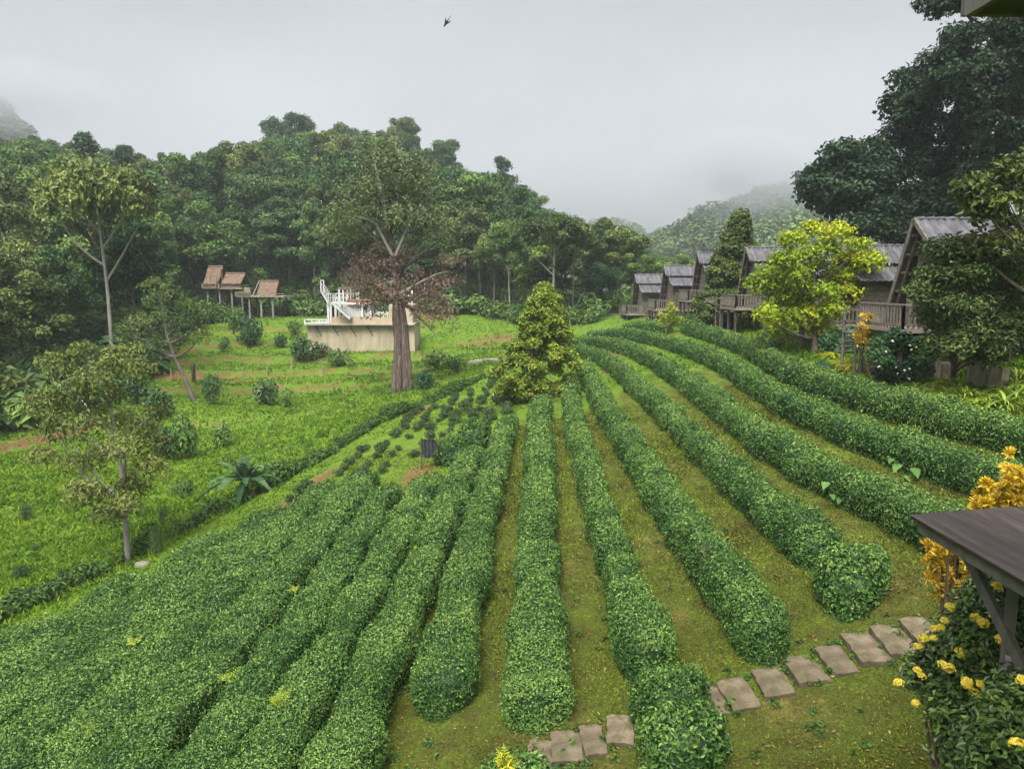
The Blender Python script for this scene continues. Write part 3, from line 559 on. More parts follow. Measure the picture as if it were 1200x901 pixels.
# understory shrubs along the forest foot
US=[bush_thing('forest_shrub','leafy shrub growing along the foot of the wood','shrub','shrubs along the foot of the wood',600+k,m,420,.42,1.0) for k,m in enumerate(('bush','forest_mid','forest_light','forest_dark'))]
uu=[False]*4; ns=0
for (u,v,s) in ((249,350,1.9),(262,352,2.2),(276,351,2.0),(289,353,1.5),(240,352,2.3)):
    p,t=gp(u,v+4); dup(US[ns%4],(p[0],p[1],p[2]-.1),ns*1.1,s*1.15,sz=s*1.25); ns+=1
while ns<190:
    a=rng.uniform(-.82,.32); r=forest_edge(a)+rng.uniform(-3,13); x=r*math.sin(math.atan(a)); y=r*math.cos(math.atan(a)); s=rng.uniform(1.2,2.6)
    if any((x-kx)**2+(y-ky)**2<(kr*.72 if y<ky+1 else 3.6)**2 for kx,ky,kr in KX): continue
    if a>.12 and y<86: continue
    k=int(rng.integers(4)); loc=(x,y,H(x,y)-.1)
    if not uu[k]: uu[k]=True; US[k].location=loc; US[k].scale=(s,s,s*.9)
    else: dup(US[k],loc,rng.uniform(0,6.3),s,sz=s*rng.uniform(.8,1.3))
    ns+=1
# far misty woods on the hills in the cloud
def far_wood():
    g=Geo(); lr=np.random.default_rng(77); n=0
    while n<3000:
        a=lr.uniform(-.8,-.55) if lr.random()<.25 else lr.uniform(-.02,.62); t=lr.uniform(215,560); x=a*t; y=t
        z=H(x,y)
        if z<(14 if a>0 else 30): continue
        n+=1; s=lr.uniform(3.2,6.0)*(1+.25*(t>420)); c=np.array([x,y,z+s*.9]); k=95
        d=lr.normal(size=(k,3)); d[:,2]=np.abs(d[:,2])*1.1-.3; d/=np.linalg.norm(d,axis=1)[:,None]
        g.leaves(c+d*s*lr.uniform(.75,1.05,(k,1))*[1,1,1.15],d+lr.normal(size=(k,3))*.3+[0,0,.3],s*lr.uniform(.24,.42,k),.75,.12,tint=np.clip(.25+.15*lr.normal(size=k)+lr.normal()*.13,0,1))
    o=g.obj('distant_forest',M['forest_mid']); tag(o,'misty forest covering the far hills under the low cloud','forest',kind='stuff')
far_wood()
def undergrowth():
    g=Geo(); l=np.random.default_rng(66); a=l.uniform(-.92,.34,9000); e=l.uniform(-1.5,1,9000)**2*0+l.random(9000)**1.4*60-1.5; r=forest_edge(a)+e
    x=r*np.sin(np.arctan(a)); y=r*np.cos(np.arctan(a)); k=np.ones(len(x),bool)
    for kx,ky,kr in KX: k&=~((x-kx)**2+(y-ky)**2<np.where(y<ky+.5,kr*.6,2.6)**2)
    k&=~((a>.12)&(y<86)); x,y=x[k],y[k]; rr=l.uniform(.5,1.5,len(x))
    C=np.c_[x,y,HT(x,y)+rr*.45,rr]
    crown_geo(l,C,26,.42,flat=.9,asp=.5,var=.6,g=g,sizeexp=1.5,tb=.35)
    o=g.obj('undergrowth',M['forest_mid']); tag(o,'dark undergrowth covering the floor of the wood between the trunks','undergrowth',kind='stuff')
UNDER=undergrowth
# --- individual trees from here on
def px_clumps(lst,off): return np.array([np.r_[at(u,v,t)-off,r] for u,v,t,r in lst])
def base_tree(name,label,cat,mat,tm,seed,bu,bv,lst,pathpx,radii,per,leaf,t=None,**k):
    p,tt=gp(bu,bv); t=t or tt
    L=[(u,v,t+dt,r) for u,v,dt,r in lst]; C=px_clumps(L,p); path=[np.array([0,0,-.3])]+[at(u,v,t+dt)-p for u,v,dt in pathpx]
    e=mk_tree(name,label,cat,None,mat,tm,seed,C,path,radii,per,leaf,**k); e.location=p; return e,t
lr=np.random.default_rng(900)
pts=[(60,428),(95,418),(130,425),(160,440),(48,470),(88,460),(135,468),(178,485),(60,508),(100,505),(148,500),(186,520),(52,538),(95,545),(140,535),(182,548),(112,578),(160,566),(128,606),(75,440),(112,445),(150,420),(70,490),(120,490),(165,510),(118,530),(90,575),(150,590)]
base_tree('airy_tree','slim tree with airy olive crown rising from the overgrown ditch at the meadow edge','tree','airy','palebark',901,150,662,
 [(u+lr.normal()*4,v+lr.normal()*4,lr.uniform(-1.3,1.3),lr.uniform(.42,.68)) for u,v in pts],[(147,610,0),(143,560,0),(138,520,0),(128,470,.2),(120,440,.3)],[.095,.08,.065,.045,.015],330,.15,nl=20,asp=.42,droop=.7,lr0=.45,start=.3,tip=.15,flat=.8,var=.6)
pts=[(178,352),(200,345),(222,360),(165,378),(190,372),(215,385),(240,372),(175,400),(205,405),(150,388),(228,395),(186,335)]
base_tree('leaning_tree','thin dark-stemmed tree leaning left over the red bank in the far meadow','tree','olive' if 'olive' in M else 'forest_olive','bark',902,229,470,
 [(u+lr.normal()*3,v+lr.normal()*3,lr.uniform(-1.5,1.5),lr.uniform(.8,1.2)) for u,v in pts],[(215,440,0),(203,415,0),(196,395,0),(190,360,0)],[.20,.16,.13,.10,.04],200,.26,nl=11,asp=.4,droop=.5,lr0=.4,start=.5,var=.5)
# big dead-topped tree: green upper crown, rust-brown dead clumps below, split red trunk
p,t0=gp(470,456)
gr=[(440,195),(462,185),(485,205),(420,215),(448,222),(475,230),(498,240),(405,245),(432,250),(460,255),(490,265),(412,270),(440,180),(470,205),(505,262),(398,268),(425,232),(455,240)]
rs=[(422,345),(415,325),(500,345),(510,360),(528,330),(518,375),(436,362),(475,352),(430,300),(450,290),(440,315),(460,310),(478,300),(445,335),(432,330),(470,330),(490,325),(425,312),(458,345),(505,350),(515,335),(520,362),(500,370),(440,350),(525,310),(418,335)]
e=empty('dead_topped_tree',p,'tallest tree in the valley, split reddish trunk, rust-brown dead lower crown','tree')
Cg=px_clumps([(u+lr.normal()*4,v+lr.normal()*4,t0+lr.uniform(-2.5,2.5),lr.uniform(1.1,1.75)) for u,v in gr+[(u+9,v+12) for u,v in gr]],p)
Cr=px_clumps([(u,v,t0-.8+lr.uniform(-1.5,1.2),lr.uniform(.9,1.4)) for u,v in rs],p)
crown_geo(lr,Cg,215,.31,asp=.45,droop=.4,var=.4).obj('crown',M['greygreen'],e)
tag(crown_geo(lr,Cr,190,.24,asp=.35,droop=.9,var=.5).obj('dead_foliage',M['rusty'],e),'rust-brown dead foliage around the upper trunk')
g=trunk_geo(lr,[np.array([0,0,-.4])]+[at(u,v,t0)-p for u,v in ((469,420),(468,380),(466,345),(462,310),(455,270),(450,215))],[.52,.43,.38,.32,.24,.16,.07],np.vstack([Cg,Cr]),26,11,lr0=.25,start=.45,rough=.16,tip=.2)
for uo,w in ((-6,.2),(5,.24),(9,.15),(-2,.22)):
    g.tube([at(470+uo*1.25,457,t0-.75)-p-[0,0,.2],at(470+uo,420,t0-.72)-p,at(469+uo*.8,385,t0-.62)-p,at(466+uo*.6,345,t0-.45)-p],[w*1.3,w,w*.8,w*.4],6,rough=.14)
g.obj('trunk',M['redbark'],e,smooth=True)
g=Geo()
for pts in ([(470,350),(490,372),(505,385),(512,395)],[(468,345),(495,330),(510,322),(525,318)],[(463,300),(480,262),(498,240),(505,225)],[(460,300),(440,262),(425,255),(415,258)],[(455,265),(447,225),(440,195),(436,180)],[(462,330),(440,335),(420,338),(404,345)]):
    g.tube([at(u,v,t0-.5)-p for u,v in pts],[.13,.09,.06,.03],5,rough=.1)
g.obj('bare_limb',M['palebark'],e)
# cone-shaped yellow-green tree in the middle of the field
pts=[]
for k in range(170):
    f=(k+.5)/170; v=340+lr.uniform(-5,5)+f*122; hw=5+44*min(1,f*1.25)**.9-(8 if f>.92 else 0); q=lr.uniform(-1,1); pts.append((640-14*f+q*hw,v,lr.uniform(-1,1)*hw*.025*math.sqrt(max(0,1-q*q))))
base_tree('yellow_green_tree','neat bright yellow-green cone-shaped tree in the field where the hedges end','tree','yellowgreen','bark',903,622,471,
 [(u,v,dt,lr.uniform(.28,.48)) for u,v,dt in pts],[(622,445,0),(624,400,0),(638,345,0)],[.15,.12,.08,.02],170,.16,nl=12,tb=.52,var=.35)
pts=[]
for k in range(150):
    f=k/149; v=252+f*122; w=2+f*50-(10 if f>.9 else 0); pts.append((868-f*10+lr.uniform(-1,1)*w,v))
base_tree('column_tree','tall cone-shaped tree standing between the two groups of wooden huts','tree','conifer','bark',904,856,384,
 [(u,v,lr.uniform(-1.4,1.4)*(.15+.85*(v-250)/122),lr.uniform(.35,.62)) for u,v in pts],[(858,340,0),(864,290,0),(868,250,0)],[.2,.16,.1,.03],230,.22,nl=16)
pts=[(930,282),(955,272),(985,278),(1010,290),(1022,308),(915,300),(940,298),(968,295),(995,302),(905,322),(930,320),(958,318),(985,325),(1012,325),(912,345),(938,345),(965,345),(990,345),(925,368),(948,372),(972,365),(918,385),(1005,305),(895,335),(900,362),(960,392)]
base_tree('yellow_tree','umbrella-shaped tree with bright yellow-green foliage in front of the wooden huts','tree','yellow','bark',905,955,413,
 [(u+lr.normal()*3,v+lr.normal()*3,lr.uniform(-1.3,1.3),lr.uniform(.6,.88)) for u,v in pts],[(955,385,0),(953,350,0),(955,310,0)],[.17,.12,.09,.04],420,.20,nl=18,tb=.46,var=.5,start=.25)
for (u,v,lab,tp,sd) in ((922,402,'thin dark-trunked small tree behind and left of the bright yellow tree',330,906),(939,405,'slender small tree squeezed close behind the trunk of the bright yellow tree',318,907)):
    pts=[(u+lr.uniform(-22,22),tp+lr.uniform(0,50)) for _ in range(9)]
    base_tree('yellow_tree',lab,'tree','yellow','bark',sd,u,v,[(a,b,lr.uniform(-.6,1.),lr.uniform(.4,.6)) for a,b in pts],[(u,375,0),(u+3,335,0)],[.15,.11,.05],240,.20,nl=7)
pts=[(1120,300),(1150,305),(1178,318),(1100,325),(1130,330),(1165,335),(1195,340),(1095,350),(1120,358),(1150,360),(1180,368),(1105,385),(1135,390),(1165,392),(1190,392),(1110,408),(1140,415),(1168,412),(1128,425),(1155,425),(1205,365),(1090,370)]
pts=[(u,min(v,412)) for u,v in pts]; pts=pts+[(u+lr.uniform(-16,16),v+lr.uniform(-14,4)) for u,v in pts]+[(u+lr.uniform(-12,12),v-8) for u,v in pts if v<360]
base_tree('garden_tree','large round leafy garden tree hiding the nearest wooden hut','tree','garden','bark',908,1118,444,
 [(u+lr.normal()*3,v+lr.normal()*3,lr.uniform(-1.2,1.0),lr.uniform(.42,.62)) for u,v in pts],[(1118,420,0),(1122,385,0),(1130,340,0)],[.10,.08,.06,.02],520,.14,t=21.6,nl=16,asp=.45,var=.6,tb=.4)
pts=[(1140,222),(1165,212),(1190,200),(1150,245),(1180,240),(1205,225),(1225,215),(1165,262),(1195,262),(1220,255),(1140,285),(1172,288),(1200,285),(1228,280),(1130,232),(1250,250),(1240,290),(1205,305)]
p,_=gp(1232,470)
base_tree('broadleaf_tree','broad-leaved tree with golden-green sprays reaching in from the right edge','tree','broad','bark',909,1232,470,
 [(u+lr.normal()*3,v+lr.normal()*3,lr.uniform(-1.2,1.2),lr.uniform(.36,.6)) for u,v in pts],[(1232,420,0),(1225,350,0),(1205,280,0),(1195,230,0)],[.14,.12,.09,.06,.02],230,.20,t=_,nl=14,asp=.5,droop=.4,var=.6,tb=.48)
# dark evergreens on the right skyline
def dark_tree(lab,seed,bx,t,pts,rad,n_per,leaf):
    x,y=bx; p=np.array([x,y,H(x,y)])
    L=[]
    l=np.random.default_rng(seed)
    for (u,v,ru,rv) in pts:
        k=int(max(6,ru*rv/85))
        for _ in range(k):
            a=l.uniform(0,6.283); q=l.random()**.5; L.append((u+ru*q*math.cos(a),v+rv*q*math.sin(a),t+l.uniform(-1,1)*ru/F*t*.8,l.uniform(.7,1.25)*rad))
    C=px_clumps(L,p); top=C[np.argmax(C[:,2]),:3]
    e=mk_tree('dark_evergreen_tree',lab,'tree',None,'dark_tree','bark',seed,C,[(0,0,-.4),tuple(np.r_[C[:,:2].mean(0)*.5,C[:,2].mean()*.5]),tuple(np.r_[C[:,:2].mean(0),C[:,2].mean()]),tuple(top)],[.38,.3,.18,.05],int(n_per*1.7),leaf,nl=16,var=.5,lr0=.3); e.location=p
dark_tree('lowest dark evergreen on the right skyline, its round crown beside the misty hill',920,(22.8,48),49,[(985,205,45,30),(1010,240,48,30),(965,225,30,25),(1030,195,35,25),(1040,260,40,22)],1.05,150,.34)
dark_tree('massive dark evergreen rising behind the nearest hut roof',921,(29.5,50),51,[(1095,150,60,55),(1075,205,55,45),(1120,220,60,50),(1070,110,30,25),(1110,265,70,25)],1.15,140,.36)
dark_tree('tallest dark evergreen in the upper right corner with sky gaps along its edge',922,(32.,46),46,[(1150,75,60,45),(1185,130,55,60),(1130,60,30,22),(1205,60,50,45),(1170,200,50,35),(1100,85,20,18)],1.05,140,.33)
dark_tree('dark evergreen at the right edge with a single bough stretching out across the sky',923,(31.,38),38,[(1103,8,24,8),(1130,-4,30,16),(1165,-25,40,24),(1210,10,40,60),(1225,110,40,60)],.62,120,.26)
# low trees between the far huts and the hill
for i,(u,v,t,s,lab) in enumerate(((716,372,90,.92,'loose-crowned tree left of the farthest hut, its top against the mist'),(762,365,98,.62,'bright small tree standing behind the roofs of the far huts'),(800,362,100,.62,'second bright tree behind the far huts, nearer the cone-shaped tree'),(700,380,84,.5,'low tree at the end of the uppermost hedges'),(738,372,104,.6,'low dark tree behind the farthest hut'))):
    a,dy,_=ray(u,v); k=(4,6,6,0,0)[i]; put_forest(k,a*t,dy*t,s*1.1,s,lab)
# ------------------------------------------------------------------ weeds along the ditch, grass
UNDER()
def weeds():
    g=Geo(); l=np.random.default_rng(55)
    ys=np.concatenate([l.uniform(7,50,2800)]); 
    cx=xd(ys)+l.normal(size=len(ys))*.22; cz=HT(cx,ys)
    hh=.18+.85*fbm(ys*.55,ys*0,61,3)**1.6*(1+.6*(vn(ys*.23,ys*0,62)>.55))
    keep=l.random(len(ys))<np.clip(-.1+1.5*vn(ys*.5,ys*0+4,64),.08,1); ys,cx,cz,hh=ys[keep],cx[keep],cz[keep],hh[keep]
    C=np.c_[cx,ys,cz+hh*.35,np.clip(hh*.42,.16,.5)]
    n=2600; y=np.exp(l.uniform(math.log(13),math.log(84),n)); x=l.uniform(-.75,.05,n)*y; k=(x<xd(y)-.6)&(l.random(n)<sm(.5,.8,fbm(x*.16,y*.16,67))*.6+.04)&(np.hypot(x,y)<forest_edge(x/y)); x,y=x[k],y[k]; h=l.uniform(.08,.34,len(x))*np.clip(y/35,.6,1.3)
    C=np.vstack([C,np.c_[x,y,HT(x,y)+h*.5,h]])
    crown_geo(l,C,34,.15,flat=1.1,asp=.45,var=.6,g=g,sizeexp=1.)
    o=g.obj('weeds',M['weed']); tag(o,'tangle of weeds and low shrubs overgrowing the ditch along the meadow','weeds',kind='stuff')
weeds()
def blades(name,mat,label,n,xr,yr,mask,hgt,wid,seed,clump=0,lean=.5):
    l=np.random.default_rng(seed); 
    r=np.exp(l.uniform(math.log(yr[0]),math.log(yr[1]),n)); y=r; x=l.uniform(xr[0],xr[1],n)*(y if abs(xr[1])<2 else 1)
    w=mask(x,y)*np.clip(1.15-1.25*zones(x,y)[...,1],.03,1); k=l.random(n)<w; x,y=x[k],y[k]; n=len(x); z=HT(x,y)
    d=np.hypot(x,y); sc=np.clip(d/12.,.8,4.)**.75; h=hgt*l.uniform(.5,1.4,n)*np.minimum(sc,1.7)*np.where((x>xb(y)-1.9)&(x<12.5),.42,1.)*(.55+.9*fbm(x*.5,y*.5,91,2)); ww=wid*sc
    th=l.uniform(0,6.283,n); ln=l.normal(size=(n,2))*lean*h[:,None]
    b=np.c_[x,y,z-.01]; o=np.c_[np.cos(th),np.sin(th),th*0]*ww[:,None]
    V=np.stack([b-o,b+o,b+np.c_[ln,h]],1); g=Geo(); g.add(V,np.arange(n*3).reshape(n,3),np.clip(.48+.27*l.normal(size=n)+.9*(fbm(x*.55,y*.55,seed,3)-.5)+.5*(fbm(x*2.3,y*2.3,seed+5,2)-.5),0,1))
    ob=g.obj(name,M[mat]); tag(ob,label,'grass',kind='stuff'); print(name,n)
blades('lawn_grass','grass','short mossy grass on the lawn and between the tea hedges',900000,(-.75,.8),(6.5,30),lambda x,y:((x>xb(y)+.2)&(x<14))*np.clip(.35+1.6*(fbm(x*1.1,y*.7,71)-.35),.12,1),.07,.015,72,lean=.9)
blades('meadow_grass','meadow','bright green uncut grass of the valley meadow and the field edges',480000,(-1.0,.8),(8.5,95),lambda x,y:(np.where((x<xb(y)-.1)|(x>12.6)|((y>34)&(fbm(x*.7,y*.7,22)>.36)),1.,0.)*(np.hypot(x,y)<forest_edge(x/y)+3)*(np.abs(x)<46)),.085,.020,73,lean=.8)
# ------------------------------------------------------------------ wooden huts
def corr_sheet(g,x0,x1,p,q,th=.03,amp=.05,pitch=.27,tint=.5,courses=1):
    """corrugated sheet between ridge line p=(y,z) and eave q=(y,z), ribs running down the slope."""
    p=np.array(p,float); q=np.array(q,float); d=(q-p)/np.linalg.norm(q-p); nrm=np.array([-d[1],d[0]]); nrm*=np.sign(nrm[1])
    nx=int((x1-x0)/pitch*6); xs=np.linspace(x0,x1,nx); rib=amp*np.abs(np.sin(math.pi*xs/pitch))
    for c in range(courses):
        a=p+(q-p)*c/courses; b=p+(q-p)*(c+1.08)/courses; lo=.0; hi=.025 if courses>1 else 0
        rows=[]
        for (e,off) in ((a,lo),(b,hi)):
            top=e[None]+nrm[None]*(rib+th+off)[:,None]; bot=e[None]+nrm[None]*(rib+off)[:,None]
            rows.append((np.c_[xs,top],np.c_[xs,bot]))
        g.grid(np.stack([rows[0][1],rows[0][0],rows[1][0],rows[1][1]],0),tint+.1*random.uniform(-1,1))
def slab(g,x0,x1,p,q,th,tint=.5):
    p=np.array(p,float); q=np.array(q,float); d=(q-p)/np.linalg.norm(q-p); n=np.array([-d[1],d[0]]); n*=np.sign(n[1])
    y=[p,q,q+n*th,p+n*th]; V=[(x,*k) for x in (x0,x1) for k in y]
    g.add(V,[(0,1,2,3),(7,6,5,4),(0,4,5,1),(1,5,6,2),(2,6,7,3),(3,7,4,0)],tint)
def wall_planks(g,a,b,z0,z1f,th=.03,n=12,horizontal=False,ht=.22):
    """planks along the line a->b (2D); z1f(f)=top height at fraction f"""
    a=np.array(a,float); b=np.array(b,float)
    if not horizontal:
        for k in range(n):
            f0,f1=k/n,(k+1)/n-.012; p=a+(b-a)*f0; q=a+(b-a)*f1; zt=z1f((f0+f1)/2); z=(z0+zt)/2
            c=(p+q)/2; L=np.linalg.norm(q-p); an=math.atan2((b-a)[1],(b-a)[0]); g.box((c[0],c[1],z),(L,th+.012*(k%2),zt-z0),an,random.uniform(.2,.8))
    else:
        zt=z1f(.5); m=int((zt-z0)/ht); an=math.atan2((b-a)[1],(b-a)[0]); c=(a+b)/2; L=np.linalg.norm(b-a)
        for k in range(m+1):
            h=min(ht-.012,zt-z0-k*ht)
            if h>.02: g.box((c[0],c[1],z0+k*ht+h/2),(L,th+.012*(k%2),h),an,random.uniform(.2,.8))
def railing(g,p,q,h=.8,n=8,mat=None,dbl=False):
    p=np.array(p,float); q=np.array(q,float)
    g.bar(p+[0,0,h],q+[0,0,h],.07,.06,.6); g.bar(p+[0,0,.12],q+[0,0,.12],.05,.05,.5)
    for k in range(n+1):
        c=p+(q-p)*k/n; w=.075 if k in (0,n) else .05; g.box(c+[0,0,h/2],(w,w,h-.03),0,random.uniform(.3,.8))
def hut(label,loc,rz=0,s=1.,L=4.2,door='woodv',ladder=True,front=1.5):
    e=empty('wooden_hut',loc,label,'hut','wooden huts above the tea rows',rz,s); DZ=1.35
    g=Geo()
    for x in (-front+.12,.35,2.2,L-.15):
        for y in (-1.45,.0,1.3): g.tube([(x,y,-.5),(x+random.uniform(-.03,.03),y,DZ-.05)],[.085,.075],7,rough=.06)
    g.bar((-front,-1.45,DZ-.16),(L,-1.45,DZ-.16),.09,.14); g.bar((-front,1.3,DZ-.16),(L,1.3,DZ-.16),.09,.14); g.bar((.35,-1.2,.1),(.35,1.1,DZ-.25),.06,.06); g.bar((2.2,-1.45,.15),(.45,-1.45,DZ-.3),.06,.06)
    g.obj('stilt_frame',M['wooddark'],e)
    g=Geo(); nb=22
    for k in range(nb):
        y=-1.65+3.15*(k+.5)/nb; g.box(((L-front)/2,y,DZ-.04),(L+front,3.15/nb-.012,.05),0,random.uniform(.3,.8))
    g.bar((-front-.02,-1.66,DZ-.05),(L,-1.66,DZ-.05),.03,.12,.9); g.bar((-front-.02,-1.66,DZ-.05),(-front-.02,1.5,DZ-.05),.03,.12,.9); g.obj('deck',M['rail'],e)
    g=Geo(); railing(g,(-front+.05,-1.58,DZ),(-front+.05,1.4,DZ),n=15); railing(g,(-front+.05,-1.58,DZ),(-.05,-1.58,DZ),n=8); g.obj('railing',M['rail'],e)
    # walls
    ztop=lambda y: 4.85-max(0,y)*2.3-max(0,-y)*.78
    g=Geo(); wall_planks(g,(0,-1.4),(0,1.25),DZ,lambda f: ztop(-1.4+2.65*f)-.12,n=14); g.obj('gable_wall',M['woodv'],e)
    g=Geo(); wall_planks(g,(.03,-1.4),(L-.05,-1.4),DZ,lambda f:3.62,horizontal=True); 
    for x in (.05,1.5,2.9,L-.05): g.box((x,-1.44,(DZ+3.6)/2),(.09,.05,3.6-DZ),0,.6)
    wl=g.obj('side_wall',M['wood'],e)
    g=Geo(); wall_planks(g,(L-.05,-1.38),(L-.05,1.25),DZ,lambda f: ztop(-1.4+2.65*f)-.12,n=14); g.obj('back_wall',M['woodv'],e)
    g=Geo(); g.box((-.035,-.55,DZ+.93),(.03,.78,1.8),0,.5); 
    for dz in (.35,1.45): g.box((-.06,-.55,DZ+dz),(.03,.74,.1),0,.3)
    dr=g.obj('door',M[door],e); g=Geo(); g.box((-.075,-.25,DZ+.9),(.03,.04,.14),0,.2); g.obj('handle',M['dark'],dr)
    g=Geo()
    for y in (-.99,-.11): g.box((-.04,y,DZ+.95),(.05,.08,1.9),0,.8)
    g.box((-.04,-.55,DZ+1.93),(.05,.96,.09),0,.8); g.obj('door_frame',M['rail'],e)
    g=Geo(); g.box((2.2,-1.445,2.55),(.7,.03,.75),0,.4); wd=g.obj('window',M['dark'],e)
    g=Geo()
    for dx in (-.4,.4): g.box((2.2+dx,-1.46,2.55),(.07,.05,.9),0,.7)
    for dz in (-.42,.42): g.box((2.2,-1.46,2.55+dz),(.87,.05,.07),0,.7)
    g.box((2.2,-1.46,2.55),(.05,.04,.75),0,.6); g.obj('frame',M['rail'],wd)
    # far slope, steep, reaching the deck, with battens beneath
    g=Geo(); slab(g,-.45,L+.2,(.06,4.9),(1.62,DZ+.05),.05,.5); g.obj('steep_roof_slope',M['wooddark'],e)
    g=Geo()
    for f in (.12,.3,.48,.66,.84):
        y=.06+1.56*f; z=4.9-f*3.5; g.bar((-.42,y-.06,z-.02),(.0,y-.06,z-.02),.05,.07,.8,up=(0,-.4,1))
    g.bar((-.25,.0,4.85),(-.25,1.52,DZ+.1),.05,.07,.4,up=(1,0,0)); g.obj('roof_batten',M['wood'],e)
    g=Geo(); g.bar((-.49,.04,5.0),(-.49,1.66,DZ+.02),.17,.05,.7,up=(1,0,0)); g.bar((-.49,.03,4.98),(-.49,-.98,4.17),.16,.05,.7,up=(1,0,0)); g.bar((-.24,-.72,4.15),(-.24,-1.95,3.42),.14,.05,.7,up=(1,0,0)); g.obj('barge_board',M['wood'],e)
    g=Geo(); corr_sheet(g,-.45,L+.25,(.03,4.96),(-1.0,4.18)); g.obj('upper_roof',M['tile'],e)
    g=Geo(); corr_sheet(g,-.20,L+.25,(-.72,4.13),(-1.98,3.36)); g.obj('lower_roof',M['tile'],e)
    g=Geo(); xs=np.arange(-.5,L+.3,.34)
    for x in xs: g.tube([(x,.03,5.0),(x+.36,.03,5.03)],[.075,.085],7,random.uniform(.3,.8))
    g.obj('ridge_cap',M['tile'],e)
    g=Geo(); g.add([(-.22,-.05,4.75),(-.22,-.95,4.12),(-.22,-.05,4.12),(-.18,-.05,4.75),(-.18,-.95,4.12),(-.18,-.05,4.12)],[(0,1,2),(5,4,3)],.5); g.add([(-.22,-.05,4.75),(-.22,-.95,4.12),(-.18,-.95,4.12),(-.18,-.05,4.75)],[(0,1,2,3)],.5); g.bar((-.42,-.9,4.1),(.0,-.9,4.1),.06,.07); g.obj('gable_infill',M['wood'],e)
    if ladder: # lower landing with rails beside the deck
        g=Geo(); x0,x1=-front,-.1
        g.box(((x0+x1)/2,2.15,DZ-.35),(x1-x0,1.2,.06),0,.5)
        for x in (x0+.05,x1-.05):
            for y in (1.62,2.68): g.tube([(x,y,-.5),(x,y,DZ+.55)],[.06,.055],6)
        g.bar((x0+.05,1.62,DZ+.5),(x0+.05,2.68,DZ+.5),.05,.05); g.bar((x0+.05,2.68,DZ+.5),(x1,2.68,DZ+.5),.05,.05); g.bar((x0+.05,1.62,DZ+.1),(x0+.05,2.68,DZ+.1),.05,.05)
        for k in range(4): g.box((x0+.7,3.0+.26*k,DZ-.55-.22*k),(.8,.24,.04),0,.5)
        g.obj('landing',M['wood'],e)
    return e
def hut_at(u,t,label,rv=290,**k):
    """place a hut so that its ridge end shows at column u"""
    a,dy,_=ray(u,rv); x,y=a*t,dy*t; s=k.pop('s',1.); z=k.pop('z',None); cx=x+.50*s
    z=at(u,rv,t)[2]-4.98*s if z is None else z; return hut(label,(cx,y,z),s=s,**k)
hut_at(1071,25.2,'nearest wooden hut with its steep gable end and battens showing above the garden tree',rv=258,L=5.2)
hut_at(980,35.5,'wooden hut half hidden behind the bright yellow tree, grey sheet roof showing at its right',rv=289,L=4.9,ladder=False)
hut_at(874,45.5,'wooden hut with a railed stilt porch, left of the bright yellow tree',rv=291,L=4.6)
hut_at(817,57.5,'narrow wooden hut partly covered by the cone-shaped tree',rv=297,L=3.6)
hut_at(778,66,'wooden hut with a reddish door, second from the far end',rv=312,L=4.,door='reddoor',s=1.05)
hut_at(744,73,'farthest wooden hut, with a railed porch against the dark wood',rv=322,L=3.7,s=1.05)
